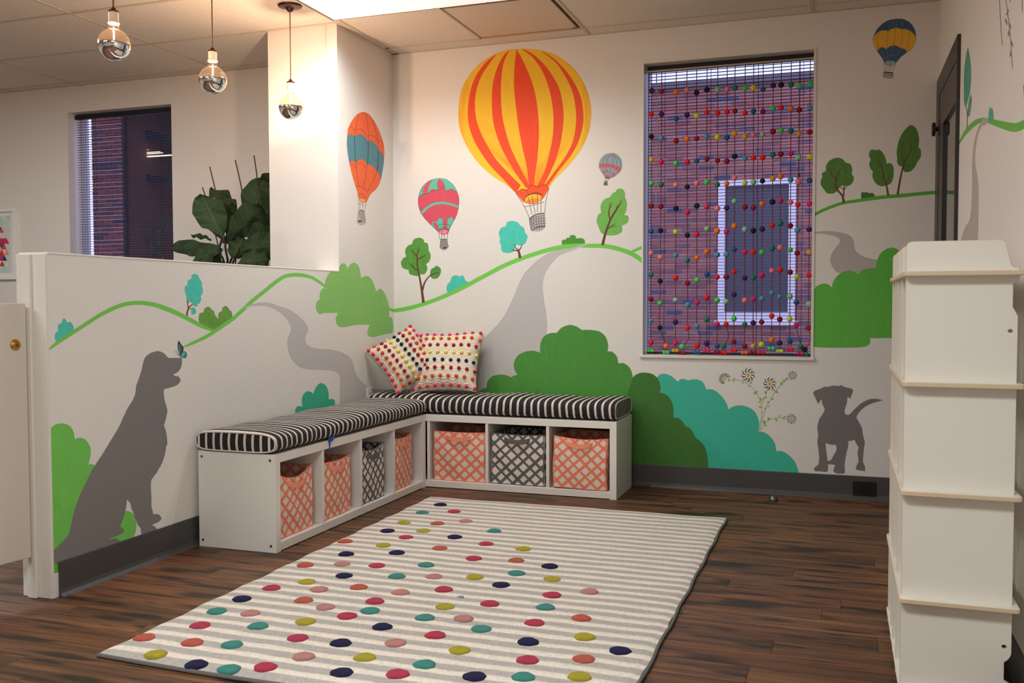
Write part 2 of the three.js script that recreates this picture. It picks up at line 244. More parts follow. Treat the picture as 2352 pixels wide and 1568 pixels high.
function paintBack(k, ctx, T) {
  const px = (l) => { const o = []; for (let i = 0; i < l.length;) { if (l[i] === K) { o.push(K); i++; } else { o.push([l[i], l[i + 1]]); i += 2; } } return o; };
  k.fill(px([1349.6, 560, 1330.5, 567.7, 1303.7, 578, 1284.5, 586.8, 1269, 602, 1257.7, 617, 1250, 632.7, 1246, 655, 1249, 690, 1254, 720, 1256, 754, 1250, 800, 1240, 940, K, 1000, 960, K, 880, 960, K, 880, 905, 1000, 852, 1080, 802, 1126, 763, 1162, 720, 1198, 640, 1215, 617, 1235, 598, 1258, 583, 1283, 574, 1311, 569, 1336, 563]), ROAD, 4);
  // hills and small plants
  k.fill(G.o([650, 1305, 605, 1280, 605, 1210, 640, 1175, K, 660, 1120, 710, 1105, 735, 1122, K, 775, 1108, 800, 1160, K, 828, 1180, 820, 1225, K]), TEAL, 12);
  k.fill(Hb.o([900, 1170, 892, 1120, 915, 1100, 940, 1105, K, 950, 1080, 985, 1078, K, 1000, 1048, 1050, 1052, 1058, 1085, K, 1085, 1085, 1090, 1095, K, 1110, 1080, 1160, 1100, 1165, 1150, K]), [76, 150, 46], 10);
  k.band(Hb.l([1700, 1258, 12, 1780, 1222, 17, 1870, 1186, 20]), STRIPE);
  k.band(G.l([-30, 1497, 21, 0, 1492, 22, 150, 1470, 22, 300, 1430, 22, 450, 1380, 22, 600, 1320, 23, 750, 1250, 23, 900, 1170, 23, 1050, 1090, 23, 1200, 1010, 23, 1350, 945, 23, 1500, 890, 23]).concat(Hb.l([700, 1230, 26, 900, 1185, 26, 1100, 1170, 25, 1250, 1172, 25, 1400, 1175, 26, 1550, 1205, 27, 1700, 1255, 27, 1800, 1310, 27, 1900, 1384, 27])), STRIPE);
  k.tint(Hb.o([1210, 1148, 1160, 1152, 1040, 1190, 960, 1225, 930, 1262, K, 1020, 1230, 1110, 1194, K]), ROAD, 1);
  // round green tree with a side shoot
  k.fill(G.o([280, 1110, 200, 1090, 185, 1045, K, 120, 1020, 102, 965, 130, 915, 160, 905, K, 148, 830, 180, 780, 222, 765, K, 240, 715, 300, 695, 345, 715, 348, 745, K, 390, 760, 400, 830, K, 422, 880, 410, 945, 372, 980, K, 385, 1030, 360, 1085, 310, 1090, K]), [84, 152, 56], 20);
  k.fill(G.o([420, 1085, 430, 1040, 465, 1020, K, 490, 1002, 530, 1030, 530, 1080, 500, 1130, 450, 1138, 420, 1110]), [80, 146, 54], 14);
  limbs(k, G, [[345, 1402, 15, 325, 1250, 12, 300, 1110, 9, 280, 1000, 8, 275, 890, 7, 290, 830, 5, 285, 795, 3], [270, 890, 6, 235, 855, 5, 210, 820, 3], [280, 930, 6, 330, 905, 6, 378, 875, 3], [280, 1050, 6, 230, 1015, 5, 190, 970, 3], [240, 1015, 4, 225, 985, 3, 218, 968, 2], [292, 838, 4, 305, 820, 2, 300, 815, 2], [335, 1265, 11, 360, 1180, 8, 420, 1105, 6, 512, 1070, 4]]);
  k.fill(G.o([1200, 785, K, 1180, 740, 1185, 700, K, 1170, 640, 1195, 590, 1248, 568, K, 1260, 525, 1310, 512, 1370, 525, 1395, 555, K, 1440, 590, 1450, 635, K, 1478, 680, 1460, 745, 1415, 775, 1375, 770, K, 1340, 775, 1340, 790, K, 1330, 840, 1270, 858, 1210, 845, 1195, 800]), TEAL, 18);
  limbs(k, G, [[1400, 914, 16, 1390, 860, 12, 1380, 825, 9], [1380, 828, 7, 1350, 800, 5, 1343, 765, 3], [1385, 832, 8, 1410, 800, 5, 1422, 765, 3], [1375, 838, 7, 1340, 830, 5, 1305, 826, 3]]);
  k.fill(Hb.o([1440, 1045, 1370, 1020, 1340, 960, K, 1312, 880, 1330, 800, 1365, 780, K, 1360, 690, 1400, 620, 1475, 590, K, 1500, 545, 1535, 530, K, 1570, 490, 1625, 500, 1648, 550, 1645, 590, K, 1670, 660, 1660, 760, 1630, 805, K, 1685, 820, 1680, 890, 1610, 930, K, 1610, 1000, 1560, 1035, 1500, 1045]), [116, 186, 84], 14);
  limbs(k, Hb, [[1380, 1162, 17, 1410, 1040, 14, 1450, 920, 11, 1490, 830, 11, 1545, 740, 10, 1590, 670, 6, 1612, 612, 2], [1470, 860, 8, 1455, 780, 7, 1468, 690, 5, 1463, 655, 2], [1478, 715, 4, 1492, 655, 2], [1440, 968, 7, 1500, 930, 5, 1538, 907, 2], [1495, 938, 4, 1545, 942, 2], [1548, 725, 7, 1564, 680, 2]]);
  // pink and teal balloon
  const PINK = [212, 78, 96], MINT = [98, 190, 166];
  k.fill(G.o([520, 45, 600, 60, 680, 130, 725, 230, 732, 310, 715, 420, 670, 520, 630, 590, K, 610, 640, 560, 660, 510, 640, K, 490, 610, 430, 555, 350, 470, 305, 390, 288, 300, 300, 215, 340, 130, 420, 65]), PINK, 14);
  k.fill(G.o([293, 250, 345, 205, 395, 208, K, 430, 170, 470, 165, 490, 172, K, 550, 140, 600, 182, K, 650, 160, 712, 195, K, 680, 130, 600, 60, 520, 45, 420, 65, 340, 130, 300, 215]), MINT, 10);
  k.fill(G.o([335, 195, 370, 110, 440, 60, K, 405, 120, 392, 198, K]), PINK, 6); k.fill(G.o([498, 150, 500, 90, 520, 48, K, 560, 90, 585, 152, K, 540, 143]), PINK, 6);
  k.band(G.l([318, 432, 14, 380, 370, 14, 460, 325, 13, 560, 312, 13, 650, 330, 12, 727, 356, 11]), MINT);
  k.fill(G.o([428, 555, 455, 515, 490, 522, K, 520, 478, 555, 496, K, 580, 466, 612, 490, K, 650, 468, 678, 505, K, 630, 590, 600, 598, 510, 635, K]), MINT, 8);
  k.fill(G.o([450, 540, 470, 525, 500, 560, 522, 612, K, 498, 618, K]), PINK, 4); k.fill(G.o([558, 505, 580, 475, 605, 500, 596, 595, K, 568, 592, K]), PINK, 4);
  for (const l of [[345, 130, 300, 220, 290, 300, 305, 390, 350, 470, 430, 555, 495, 612], [725, 230, 732, 310, 715, 420, 670, 520, 630, 590], [345, 207, 395, 210], [300, 248, 345, 212, 400, 212, 440, 175, 490, 175, 550, 148, 600, 186, 650, 165, 710, 195]]) k.line(G.o(l), [96, 60, 66], 0.35);
  { const [x, y] = G.p(562, 628); k.oval(x, y - 1, 11, 6.4, -0.15, INK); k.oval(x, y, 10.4, 5.8, -0.15, [242, 128, 148]); }
  for (const l of [[512, 650, 530, 718], [545, 600, 545, 712], [575, 655, 570, 712], [612, 640, 602, 714], [640, 570, 605, 660], [500, 560, 545, 545, 590, 548, 640, 560], [520, 595, 560, 575, 620, 590]]) k.line(G.o(l), INK, 0.4);
  const basket = (f, pts, step) => { const b = f.o(pts); k.fill(b, [184, 180, 178], 0); return b; };
  { const b = basket(G, [530, 714, 605, 712, K, 612, 760, 622, 790, 570, 832, 520, 800, K]); k.inside(b, () => { for (let i = 0; i < 8; i++) k.line(G.o([520, 728 + i * 13, 570, 722 + i * 13, 622, 724 + i * 13]), INK, 0.3); for (let i = 0; i < 6; i++) k.line(G.o([534 + i * 14, 710, 528 + i * 16, 830]), INK, 0.3); const [x, y] = G.p(580, 802); k.oval(x, y, 5, 1.6, -0.1, INK); }); k.line(G.o([530, 714, 568, 709, 606, 712]), INK, 0.7); }
  // large yellow and orange balloon
  const YEL = [244, 190, 38], RED = [236, 74, 28];
  const big = F.o([560, 42, 700, 55, 830, 105, 940, 190, 1020, 300, 1070, 430, 1083, 560, 1060, 700, 1000, 830, 900, 960, 800, 1060, 750, 1130, K, 700, 1215, 650, 1250, 600, 1252, 550, 1235, K, 495, 1170, 420, 1105, 300, 1025, 190, 920, 110, 800, 60, 680, 45, 560, 60, 400, 110, 280, 200, 170, 310, 95, 430, 52]);
  k.fill(big, YEL, 12);
  k.inside(big, (c, TT) => {                 // orange brushed into the yellow panels towards the mouth and along the seams
    for (let i = 0; i < 420; i++) {
      const a = rr(-1, 1), d = rnd() ** 1.6, m = [625, 1150], e = [560 + a * 520, 760 - Math.abs(a) * 180];
      const p = [m[0] + (e[0] - m[0]) * d, m[1] + (e[1] - m[1]) * d], q = [m[0] + (e[0] - m[0]) * (d + 0.16), m[1] + (e[1] - m[1]) * (d + 0.16)];
      const A0 = TT(F.p(p[0], p[1])), A1 = TT(F.p(q[0], q[1]));
      c.strokeStyle = rgb([242, 140, 24], 0.13 * (1 - d * 0.7)); c.lineWidth = rr(6, 16); c.lineCap = 'round'; c.beginPath(); c.moveTo(...A0); c.lineTo(...A1); c.stroke();
    }
    for (let i = 0; i < 220; i++) {
      const side = rnd() < 0.5 ? 60 : 1065, y = rr(250, 800), x = side + rr(-25, 25) + (side < 500 ? (Math.abs(y - 560) ** 2) / 1500 : -(Math.abs(y - 560) ** 2) / 1700);
      const A0 = TT(F.p(x, y)), A1 = TT(F.p(x + rr(-6, 6), y + rr(40, 110)));
      c.strokeStyle = rgb([236, 160, 30], 0.14); c.lineWidth = rr(5, 12); c.lineCap = 'round'; c.beginPath(); c.moveTo(...A0); c.lineTo(...A1); c.stroke();
    }
  });
  for (const l of [
    [338, 85, 290, 150, 230, 240, 190, 340, 172, 450, 180, 580, 215, 690, 270, 800, 340, 910, 430, 1010, 530, 1110, K, 495, 1168, K, 400, 1065, 300, 960, 220, 850, 160, 740, 125, 620, 120, 500, 140, 370, 180, 260, 250, 160],
    [440, 58, 400, 140, 380, 250, 375, 400, 385, 560, 410, 680, 450, 810, 500, 920, 560, 1040, 602, 1120, K, 575, 1130, K, 480, 990, 420, 890, 360, 760, 320, 620, 308, 480, 315, 320, 350, 190, 400, 95],
    [500, 50, 540, 120, 590, 230, 630, 340, 655, 460, 670, 600, 672, 740, 660, 900, 640, 1040, 634, 1120, K, 600, 1120, K, 580, 960, 550, 830, 515, 640, 495, 480, 482, 340, 485, 180],
    [545, 44, 620, 80, 700, 150, 770, 240, 830, 350, 860, 480, 865, 600, 850, 730, 820, 860, 770, 990, 705, 1120, K, 660, 1120, K, 720, 1000, 760, 850, 785, 720, 790, 580, 775, 440, 745, 320, 700, 210, 630, 110],
    [700, 64, 790, 120, 880, 210, 950, 310, 1000, 420, 1020, 540, 1015, 650, 980, 770, 920, 880, 840, 980, 748, 1110, K, 712, 1120, K, 800, 1000, 880, 890, 940, 770, 965, 640, 965, 520, 940, 380, 890, 270, 810, 150]]) k.fill(F.o(l), RED, 10);
  k.fill(F.o([495, 1168, 540, 1140, 580, 1148, K, 620, 1112, 672, 1118, K, 715, 1103, 752, 1132, K, 705, 1212, 650, 1250, 600, 1252, 550, 1236, K]), [242, 84, 30], 8);
  for (const l of [[495, 1168, 540, 1140, 575, 1145, 620, 1112, 670, 1122, 720, 1105, 752, 1132], [560, 1220, 600, 1180, 660, 1166, 705, 1182], [572, 1140, 600, 1190]]) k.line(F.o(l), [120, 36, 20], 0.5);
  { const [x, y] = F.p(632, 1214); k.oval(x, y - 1.4, 20.5, 11, -0.16, [110, 30, 18]); k.oval(x, y, 19.8, 10.4, -0.16, [250, 190, 50]); k.oval(x - 1, y + 4.5, 15, 5.2, -0.16, [246, 140, 40]); }
  for (const l of [[495, 1172, 560, 1275, 603, 1372], [590, 1200, 620, 1335], [620, 1190, 645, 1330], [662, 1175, 664, 1320], [690, 1200, 690, 1322], [752, 1132, 730, 1230, 720, 1326], [560, 1278, 640, 1262, 715, 1240]]) k.line(F.o(l), INK, 0.45);
  { const b = basket(F, [598, 1372, 650, 1338, 720, 1326, K, 726, 1430, 680, 1470, 622, 1466, K]); k.inside(b, () => { for (let i = 0; i < 5; i++) k.line(F.o([596, 1388 + i * 20, 650, 1356 + i * 20, 726, 1344 + i * 20]), INK, 0.45); for (let i = 0; i < 6; i++) k.line(F.o([612 + i * 20, 1350, 622 + i * 19, 1460]), INK, 0.45); }); k.line(F.o([598, 1372, 650, 1338, 720, 1327]), INK, 1.0); k.line(F.o([600, 1375, 618, 1462, 660, 1440, 722, 1430]), INK, 0.7); }
  // little striped balloon
  const sm = R.o([400, 185, 520, 200, 650, 290, 740, 430, 765, 600, 735, 760, 640, 900, 480, 1030, 320, 1085, K, 150, 1060, K, 90, 950, 10, 830, -55, 700, -60, 560, 0, 400, 120, 260, 260, 200]);
  k.fill(sm, [132, 172, 176], 6);
  k.inside(sm, () => {
    k.fill(R.o([-60, 600, 60, 545, 170, 590, K, 250, 540, 360, 590, K, 440, 580, 560, 660, K, 620, 660, 700, 720, 760, 760, K, 700, 900, 600, 880, K, 560, 780, 480, 740, 380, 680, 280, 690, 170, 690, 60, 690, -60, 690, K]), [214, 88, 96], 0);
    k.fill(R.o([0, 830, 100, 840, 220, 790, 330, 870, 430, 900, 520, 960, 480, 1040, K, 380, 920, 250, 860, 120, 900, 40, 900, K]), [214, 88, 96], 0);
    k.fill(R.o([150, 1070, 230, 970, 330, 1040, 320, 1100, K]), [206, 70, 84], 0);
    for (const l of [[400, 190, 120, 350, 50, 600, 70, 800, 150, 1060], [400, 190, 230, 370, 170, 560, 165, 800, 200, 1050], [400, 190, 415, 400, 400, 580, 330, 760, 280, 1050], [400, 190, 540, 400, 560, 650, 450, 820, 310, 1060], [400, 190, 650, 400, 690, 680, 560, 850, 330, 1070]]) { k.line(R.o(l), [206, 140, 152], 0.7); k.line(R.o(l.map((v) => v + 14)), [74, 52, 62], 0.3); }
  });
  k.line(R.o([150, 1060, 230, 1090, 320, 1088]), INK, 0.7); for (const l of [[145, 1080, 155, 1190], [215, 1100, 210, 1190], [310, 1090, 240, 1195]]) k.line(R.o(l), INK, 0.35);
  k.fill(R.o([130, 1200, 235, 1195, K, 240, 1345, 90, 1330, K]), [120, 114, 106], 0); k.line(R.o([100, 1330, 160, 1260, 235, 1330]), INK, 0.35); k.line(R.o([130, 1200, 235, 1200]), INK, 0.5);
  // bushes and flowers behind and beside the bench
  k.fill(J.o([385, 155, 430, 112, 490, 105, 560, 130, 610, 165, 650, 205, K, 700, 172, 750, 175, 785, 190, K, 860, 175, 930, 185, 980, 220, 1020, 305, K, 1090, 305, 1160, 340, 1240, 420, 1285, 500, 1300, 565, K, 1370, 525, 1450, 512, 1550, 530, 1640, 590, 1690, 690, 1700, 780, 1690, 850, K, 1760, 855, 1840, 910, 1900, 1000, 1918, 1100, K, 1990, 1100, 2080, 1150, 2160, 1240, 2205, 1360, K, 2205, 1460, K, 1000, 1460, K, 560, 668, K]), [58, 186, 156], 7);
  k.fill(I.o([60, 800, K, 130, 755, 170, 735, K, 170, 690, 220, 630, 300, 612, 370, 622, 410, 640, K, 440, 622, 478, 615, K, 445, 560, 440, 490, 480, 420, 560, 380, 640, 375, 700, 395, K, 705, 300, 740, 230, 800, 198, 865, 195, K, 920, 140, 1000, 115, 1070, 135, 1115, 165, K, 1200, 165, 1290, 180, 1350, 230, 1378, 310, 1372, 380, K, 1420, 385, 1465, 430, 1480, 500, K, 1540, 500, 1595, 545, 1620, 610, 1628, 655, K, 1760, 800, K, 1760, 1560, K, 60, 1560, K]), [74, 146, 54], 16);
  k.fill(J.o([75, 160, 110, 120, 180, 92, 260, 92, 330, 110, 390, 160, 425, 240, 432, 345, K, 490, 365, 550, 420, 590, 520, 597, 668, K, 660, 675, 710, 715, 755, 780, K, 800, 800, 850, 860, 880, 930, K, 950, 980, 1000, 1050, 1030, 1150, 1045, 1300, K, 1045, 1450, K, -80, 1450, K, -40, 700, 0, 400, K]), [62, 118, 42], 12);
  const ST = [140, 178, 116];
  for (const [l, r] of [[[1060, 1480, 1085, 1250, 1105, 950, 1060, 800, 960, 620, 850, 510, 720, 430, 560, 390, 430, 385], 0.55], [[870, 500, 850, 430, 830, 380], 0.5], [[1090, 1000, 1130, 830, 1190, 700, 1230, 580], 0.5], [[1070, 1350, 1180, 1020, 1290, 800, 1420, 600, 1560, 440, 1660, 350], 0.9], [[1060, 1480, 1140, 1340, 1280, 1220, 1450, 1195, 1600, 1180], 0.7]]) k.line(Kf.o(l), ST, r);
  for (const [x, y, a, s] of [[400, 365, 0.4, 1], [405, 405, 0, 1.1], [520, 365, -0.4, 0.9], [510, 412, 0.2, 1], [700, 450, 0.2, 0.9], [820, 390, 0.3, 1], [875, 450, 1, 1], [835, 520, 0.5, 0.8], [985, 650, -1, 1.5], [955, 675, 0.2, 1.3], [1075, 800, 1.4, 1.6], [1050, 855, 0.1, 1], [1070, 965, 0.4, 1.3], [1135, 800, 1.5, 1.2], [1185, 760, -0.5, 1.2], [1185, 655, 1.2, 1.4], [1245, 555, -0.3, 1], [1365, 605, 1.2, 1.2], [1420, 645, 0.4, 1.5], [1330, 790, 0.2, 1.3], [1235, 860, 1.3, 1], [1250, 950, 0, 0.8], [1175, 1000, 1.2, 1], [1110, 1085, 1, 0.8], [1525, 465, 0.9, 1.6], [1575, 410, 1.1, 1.3], [1630, 370, 1, 1.4], [1155, 1290, 1.3, 1.8], [1180, 1355, 0, 1.1], [1255, 1215, 1, 1.6], [1410, 1235, 0.7, 1.4], [1480, 1155, -0.4, 1], [1600, 1165, -0.6, 1], [1570, 1210, 0.4, 1.1]]) { const [X, Y] = Kf.p(x, y); k.oval(X, Y, 2.6 * s, 1.5 * s, a, [128, 176, 74]); }
  for (const [x, y, rad, n, a0] of [[320, 370, 130, 8, 1.9], [815, 290, 150, 9, 0], [1270, 475, 140, 9, 0.2], [1755, 295, 98, 9, 0.4], [1735, 1215, 108, 9, 0.1]]) {
    for (let i = 0; i < n; i++) {
      const a = a0 + i / (n + (n === 8 ? 4 : 0)) * Math.PI * 2, pt = (r, da) => Kf.p(x + Math.cos(a + da) * r, y + Math.sin(a + da) * r);
      const p0 = pt(rad * 0.36, 0), p1 = pt(rad * 0.72, -0.02), p2 = pt(rad * 1.08, 0.42);
      k.band([[...p0, 0.5], [...p1, 1.05 * rad / 130], [...p2, 0.1]], [44, 38, 42]);
    }
    const [X, Y] = Kf.p(x, y); k.oval(X, Y, 3.6 * rad / 130, 3.4 * rad / 130, 0, [222, 166, 40]);
  }
  // puppy
  k.fill(Lf.o([290, 175, 320, 180, 400, 162, 480, 170, K, 515, 155, 560, 180, 600, 190, K, 660, 205, 682, 240, 660, 290, 648, 345, K, 620, 322, K, 600, 320, K, 595, 400, 570, 480, 560, 530, 580, 575, 620, 582, 650, 565, K, 720, 490, 800, 420, 890, 370, 960, 352, 1040, 355, 1102, 370, K, 1050, 385, 960, 410, 860, 460, 780, 530, 740, 590, 735, 630, 770, 690, 810, 770, 825, 870, 850, 970, 840, 1060, 830, 1160, 825, 1260, K, 855, 1330, 855, 1388, K, 820, 1380, 770, 1375, 728, 1360, K, 740, 1310, 765, 1260, 765, 1200, 755, 1130, 770, 1045, K, 740, 1000, 705, 930, K, 660, 950, 615, 950, K, 610, 1040, 590, 1120, 570, 1230, 560, 1310, K, 565, 1400, 550, 1420, 480, 1425, 420, 1405, 408, 1375, 430, 1300, K, 380, 1290, 320, 1290, K, 320, 1380, 290, 1398, 210, 1390, 140, 1385, 130, 1350, 190, 1290, 200, 1200, 190, 1080, 175, 970, 185, 870, 175, 760, 200, 650, 250, 570, 280, 510, 270, 470, 245, 420, 238, 370, 215, 355, K, 200, 400, 180, 412, K, 140, 320, 115, 270, 140, 235, 210, 210, 270, 180]), [122, 116, 113], 3);
  k.fill(Lf.o([290, 985, 370, 1010, 435, 1015, 445, 1090, 400, 1170, 365, 1230, 320, 1240, K, 300, 1100]), WALLC, 0);
  // the hill, trees and bush to the right of the window
  k.fill(N.o([40, 163, 200, 152, 320, 165, 410, 185, 470, 225, 495, 280, 500, 340, 540, 400, 620, 445, 760, 475, K, 760, 640, K, 550, 660, K, 340, 620, 280, 580, 240, 510, 235, 450, 265, 380, 310, 320, 342, 270, 330, 230, 270, 200, 160, 180, 40, 172, K]), [184, 176, 170], 4);
  k.fill(N.o([30, 825, 50, 805, 90, 765, 160, 742, 215, 758, 250, 790, K, 270, 710, 330, 640, 420, 598, 490, 605, 548, 640, K, 600, 590, 680, 572, 745, 572, K, 760, 480, 810, 390, 900, 340, 960, 345, 1010, 375, K, 1040, 450, 1060, 600, K, 1080, 1350, K, 700, 1352, K, 675, 1355, 678, 1400, 650, 1435, 560, 1455, 300, 1460, 110, 1455, 30, 1445, K]), [96, 184, 66], 10);
  const RT1 = [82, 130, 52];
  k.fill(M.o([745, 1170, 745, 1085, 790, 1080, 820, 1075, 850, 1092, K, 905, 1090, 935, 1130, 930, 1150, K]), [70, 118, 50], 8);
  k.band(M.l([60, 1400, 22, 200, 1330, 22, 350, 1270, 22, 500, 1225, 22, 700, 1195, 23, 900, 1165, 25, 1100, 1140, 26, 1300, 1125, 26, 1500, 1105, 25, 1700, 1085, 25, 1880, 1072, 25]), [90, 176, 56]);
  k.fill(M.o([385, 1060, 330, 1090, 250, 1085, 205, 1030, K, 160, 960, 165, 900, 185, 850, K, 180, 800, 235, 775, K, 240, 690, 290, 620, 380, 582, 460, 595, 520, 655, K, 580, 670, 608, 740, 598, 810, K, 630, 860, 610, 940, 550, 980, 470, 975, 430, 1000]), RT1, 14);
  limbs(k, M, [[490, 1228, 18, 470, 1130, 14, 400, 1040, 12, 375, 960, 10, 380, 880, 9, 400, 820, 6, 450, 730, 3], [370, 890, 8, 320, 830, 5, 292, 730, 3], [490, 1130, 11, 490, 1030, 9, 495, 975, 6], [490, 1040, 6, 440, 1000, 4, 420, 975, 3], [500, 1030, 6, 535, 985, 3], [375, 1010, 7, 330, 1000, 4, 295, 990, 2], [365, 975, 5, 320, 935, 2]]);
  k.fill(M.o([1090, 975, 1030, 985, 960, 950, 915, 880, 905, 820, 915, 780, K, 870, 720, 860, 660, 882, 605, K, 855, 540, 875, 475, 915, 462, 950, 475, K, 1000, 465, 1050, 510, 1090, 590, 1105, 670, K, 1160, 660, 1200, 710, 1205, 820, 1180, 920, 1130, 965]), RT1, 14);
  limbs(k, M, [[1130, 1122, 15, 1105, 980, 12, 1070, 880, 9, 1050, 760, 7, 1010, 660, 6, 975, 550, 2], [1020, 710, 5, 960, 660, 3, 930, 615, 2], [1110, 940, 7, 1140, 860, 5, 1172, 780, 2], [1060, 880, 5, 1020, 860, 3, 980, 842, 2]]);
  k.fill(M.o([1350, 760, 1340, 700, K, 1290, 690, 1260, 640, 1265, 600, K, 1255, 500, 1280, 350, 1340, 220, 1420, 130, 1480, 115, 1540, 180, 1570, 300, 1560, 430, K, 1595, 470, 1595, 560, 1540, 650, 1510, 710, 1450, 770, 1380, 782]), RT1, 14);
  limbs(k, M, [[1265, 1112, 16, 1300, 900, 13, 1350, 680, 10, 1390, 580, 8, 1440, 510, 6, 1465, 410, 5, 1440, 330, 4, 1458, 270, 2], [1355, 650, 7, 1330, 540, 5, 1330, 420, 4, 1368, 330, 2], [1322, 420, 3, 1308, 345, 2], [1370, 700, 6, 1420, 685, 4, 1460, 680, 2]]);
  // blue and yellow balloon
  const bb = Q.o([1440, 285, 1540, 292, 1640, 350, 1700, 440, 1720, 530, 1710, 640, 1660, 730, 1580, 790, 1500, 850, 1440, 920, 1418, 945, K, 1330, 985, 1250, 945, K, 1225, 880, 1160, 790, 1110, 700, 1085, 620, 1095, 540, 1150, 430, 1250, 340, 1340, 300]);
  k.fill(bb, [64, 92, 124], 10);
  k.fill(Q.o([1098, 540, 1180, 470, 1260, 458, 1310, 468, K, 1370, 430, 1440, 422, 1515, 440, K, 1580, 440, 1660, 480, 1717, 545, K, 1710, 640, 1660, 730, 1585, 778, K, 1560, 735, 1500, 725, K, 1440, 690, 1390, 682, 1330, 695, 1280, 735, K, 1230, 708, 1180, 720, 1143, 758, K, 1100, 690, 1085, 620]), [236, 182, 60], 8);
  for (const l of [[1170, 480, 1150, 600, 1160, 730], [1310, 468, 1290, 600, 1290, 720], [1415, 430, 1405, 560, 1390, 680], [1515, 440, 1520, 600, 1495, 720], [1620, 470, 1620, 620, 1590, 750]]) k.line(Q.o(l), [206, 138, 30], 0.7);
  for (const l of [[1390, 300, 1340, 380, 1310, 465], [1440, 290, 1425, 420], [1515, 300, 1520, 435], [1200, 740, 1250, 850, 1255, 920], [1280, 740, 1290, 900], [1375, 690, 1365, 830], [1490, 740, 1440, 820], [1290, 850, 1350, 828, 1430, 840]]) k.line(Q.o(l), [150, 168, 184], 0.3);
  { const [x, y] = Q.p(1335, 942); k.oval(x, y, 13.4, 6.6, -0.02, [40, 54, 74]); k.oval(x, y + 0.4, 12.6, 5.8, -0.02, [158, 186, 184]); }
  for (const l of [[1250, 960, 1258, 1065], [1290, 980, 1285, 1065], [1335, 905, 1330, 985, 1315, 1065], [1365, 980, 1340, 1065], [1415, 960, 1375, 1072]]) k.line(Q.o(l), INK, 0.35);
  { const b = basket(Q, [1245, 1075, 1380, 1085, K, 1368, 1168, 1230, 1150, K]); k.inside(b, () => { for (let i = 0; i < 10; i++) k.line(Q.o([1250 + i * 13, 1140, 1265 + i * 13, 1100]), [110, 92, 80], 0.4); }); k.line(Q.o([1244, 1080, 1380, 1092]), INK, 1.2); k.line(Q.o([1245, 1075, 1230, 1150, 1300, 1168, 1368, 1168, 1380, 1090]), INK, 0.4); }
}
function paintRight(k) {
  k.fill(O.o([210, 780, 250, 768, K, 200, 830, 175, 930, 168, 1040, 185, 1160, 190, 1300, 180, 1800, K, 20, 1800, K, 90, 1500, 135, 1400, 148, 1200, 148, 1050, 160, 920, 185, 830]), [184, 172, 166], 4);
  k.band(O.l([60, 930, 5, 85, 885, 8, 120, 835, 14, 170, 790, 16, 215, 772, 14, 265, 780, 17, 330, 800, 22, 400, 818, 28, 440, 818, 28, 480, 800, 26, 560, 760, 30]), [104, 184, 66]);
  k.tint(O.o([213, 765, 250, 762, 240, 800, 205, 812, K]), [184, 172, 166], 1);
  k.fill(O.o([122, 302, 138, 400, 142, 500, 135, 592, K, 118, 655, 108, 682, 97, 660, 95, 560, 97, 450, 110, 350]), [78, 158, 124], 10);
  k.fill(O.o([140, 605, 146, 650, 132, 740, 120, 735, 125, 660]), [78, 158, 124], 8);
  k.line(O.o([108, 680, 117, 730, 116, 825]), BARK, 0.9); k.line(O.o([122, 735, 117, 760]), BARK, 0.7);
  k.fill(O.o([252, 770, 255, 725, 265, 690, 272, 705, 280, 700, 286, 750, 282, 774, K]), [84, 168, 146], 6);
  for (const l of [[322, -40, 330, 110, 334, 180, 342, 288], [360, -40, 378, 90, 388, 180, 398, 290, 408, 440], [470, -20, 472, 80], [392, -20, 394, 12]]) k.line(O.o(l), [104, 98, 96], 0.8);
  for (const [x, y, a] of [[368, 140, 1.3], [384, 215, 1.7], [404, 280, 1.2], [396, 345, 1.7], [376, 80, 1.9], [392, 165, 1.3]]) { const [X, Y] = O.p(x, y); k.oval(X, Y, 8, 2, a, [132, 130, 126]); }
  k.fill(O.o([478, 560, 500, 470, 540, 480, 560, 600, 530, 690, 490, 680]), [76, 148, 62], 10);
}
const muralBack = mural('z', 0, (p) => p.x, 0, W, 0, H, 2048, 1710, paintBack);
const muralLow = mural('x', 0, (p) => -p.z, -2.745, 0, 0, 1.25, 2048, 932, paintLeft);
const muralPillar = mural('x', 0, (p) => -p.z, -0.69, 0, 0, H, 540, 2040, paintLeft);
const muralRight = mural('x', W, (p) => p.z, 0, 3.3, 0.9, H, 1900, 984, paintRight);

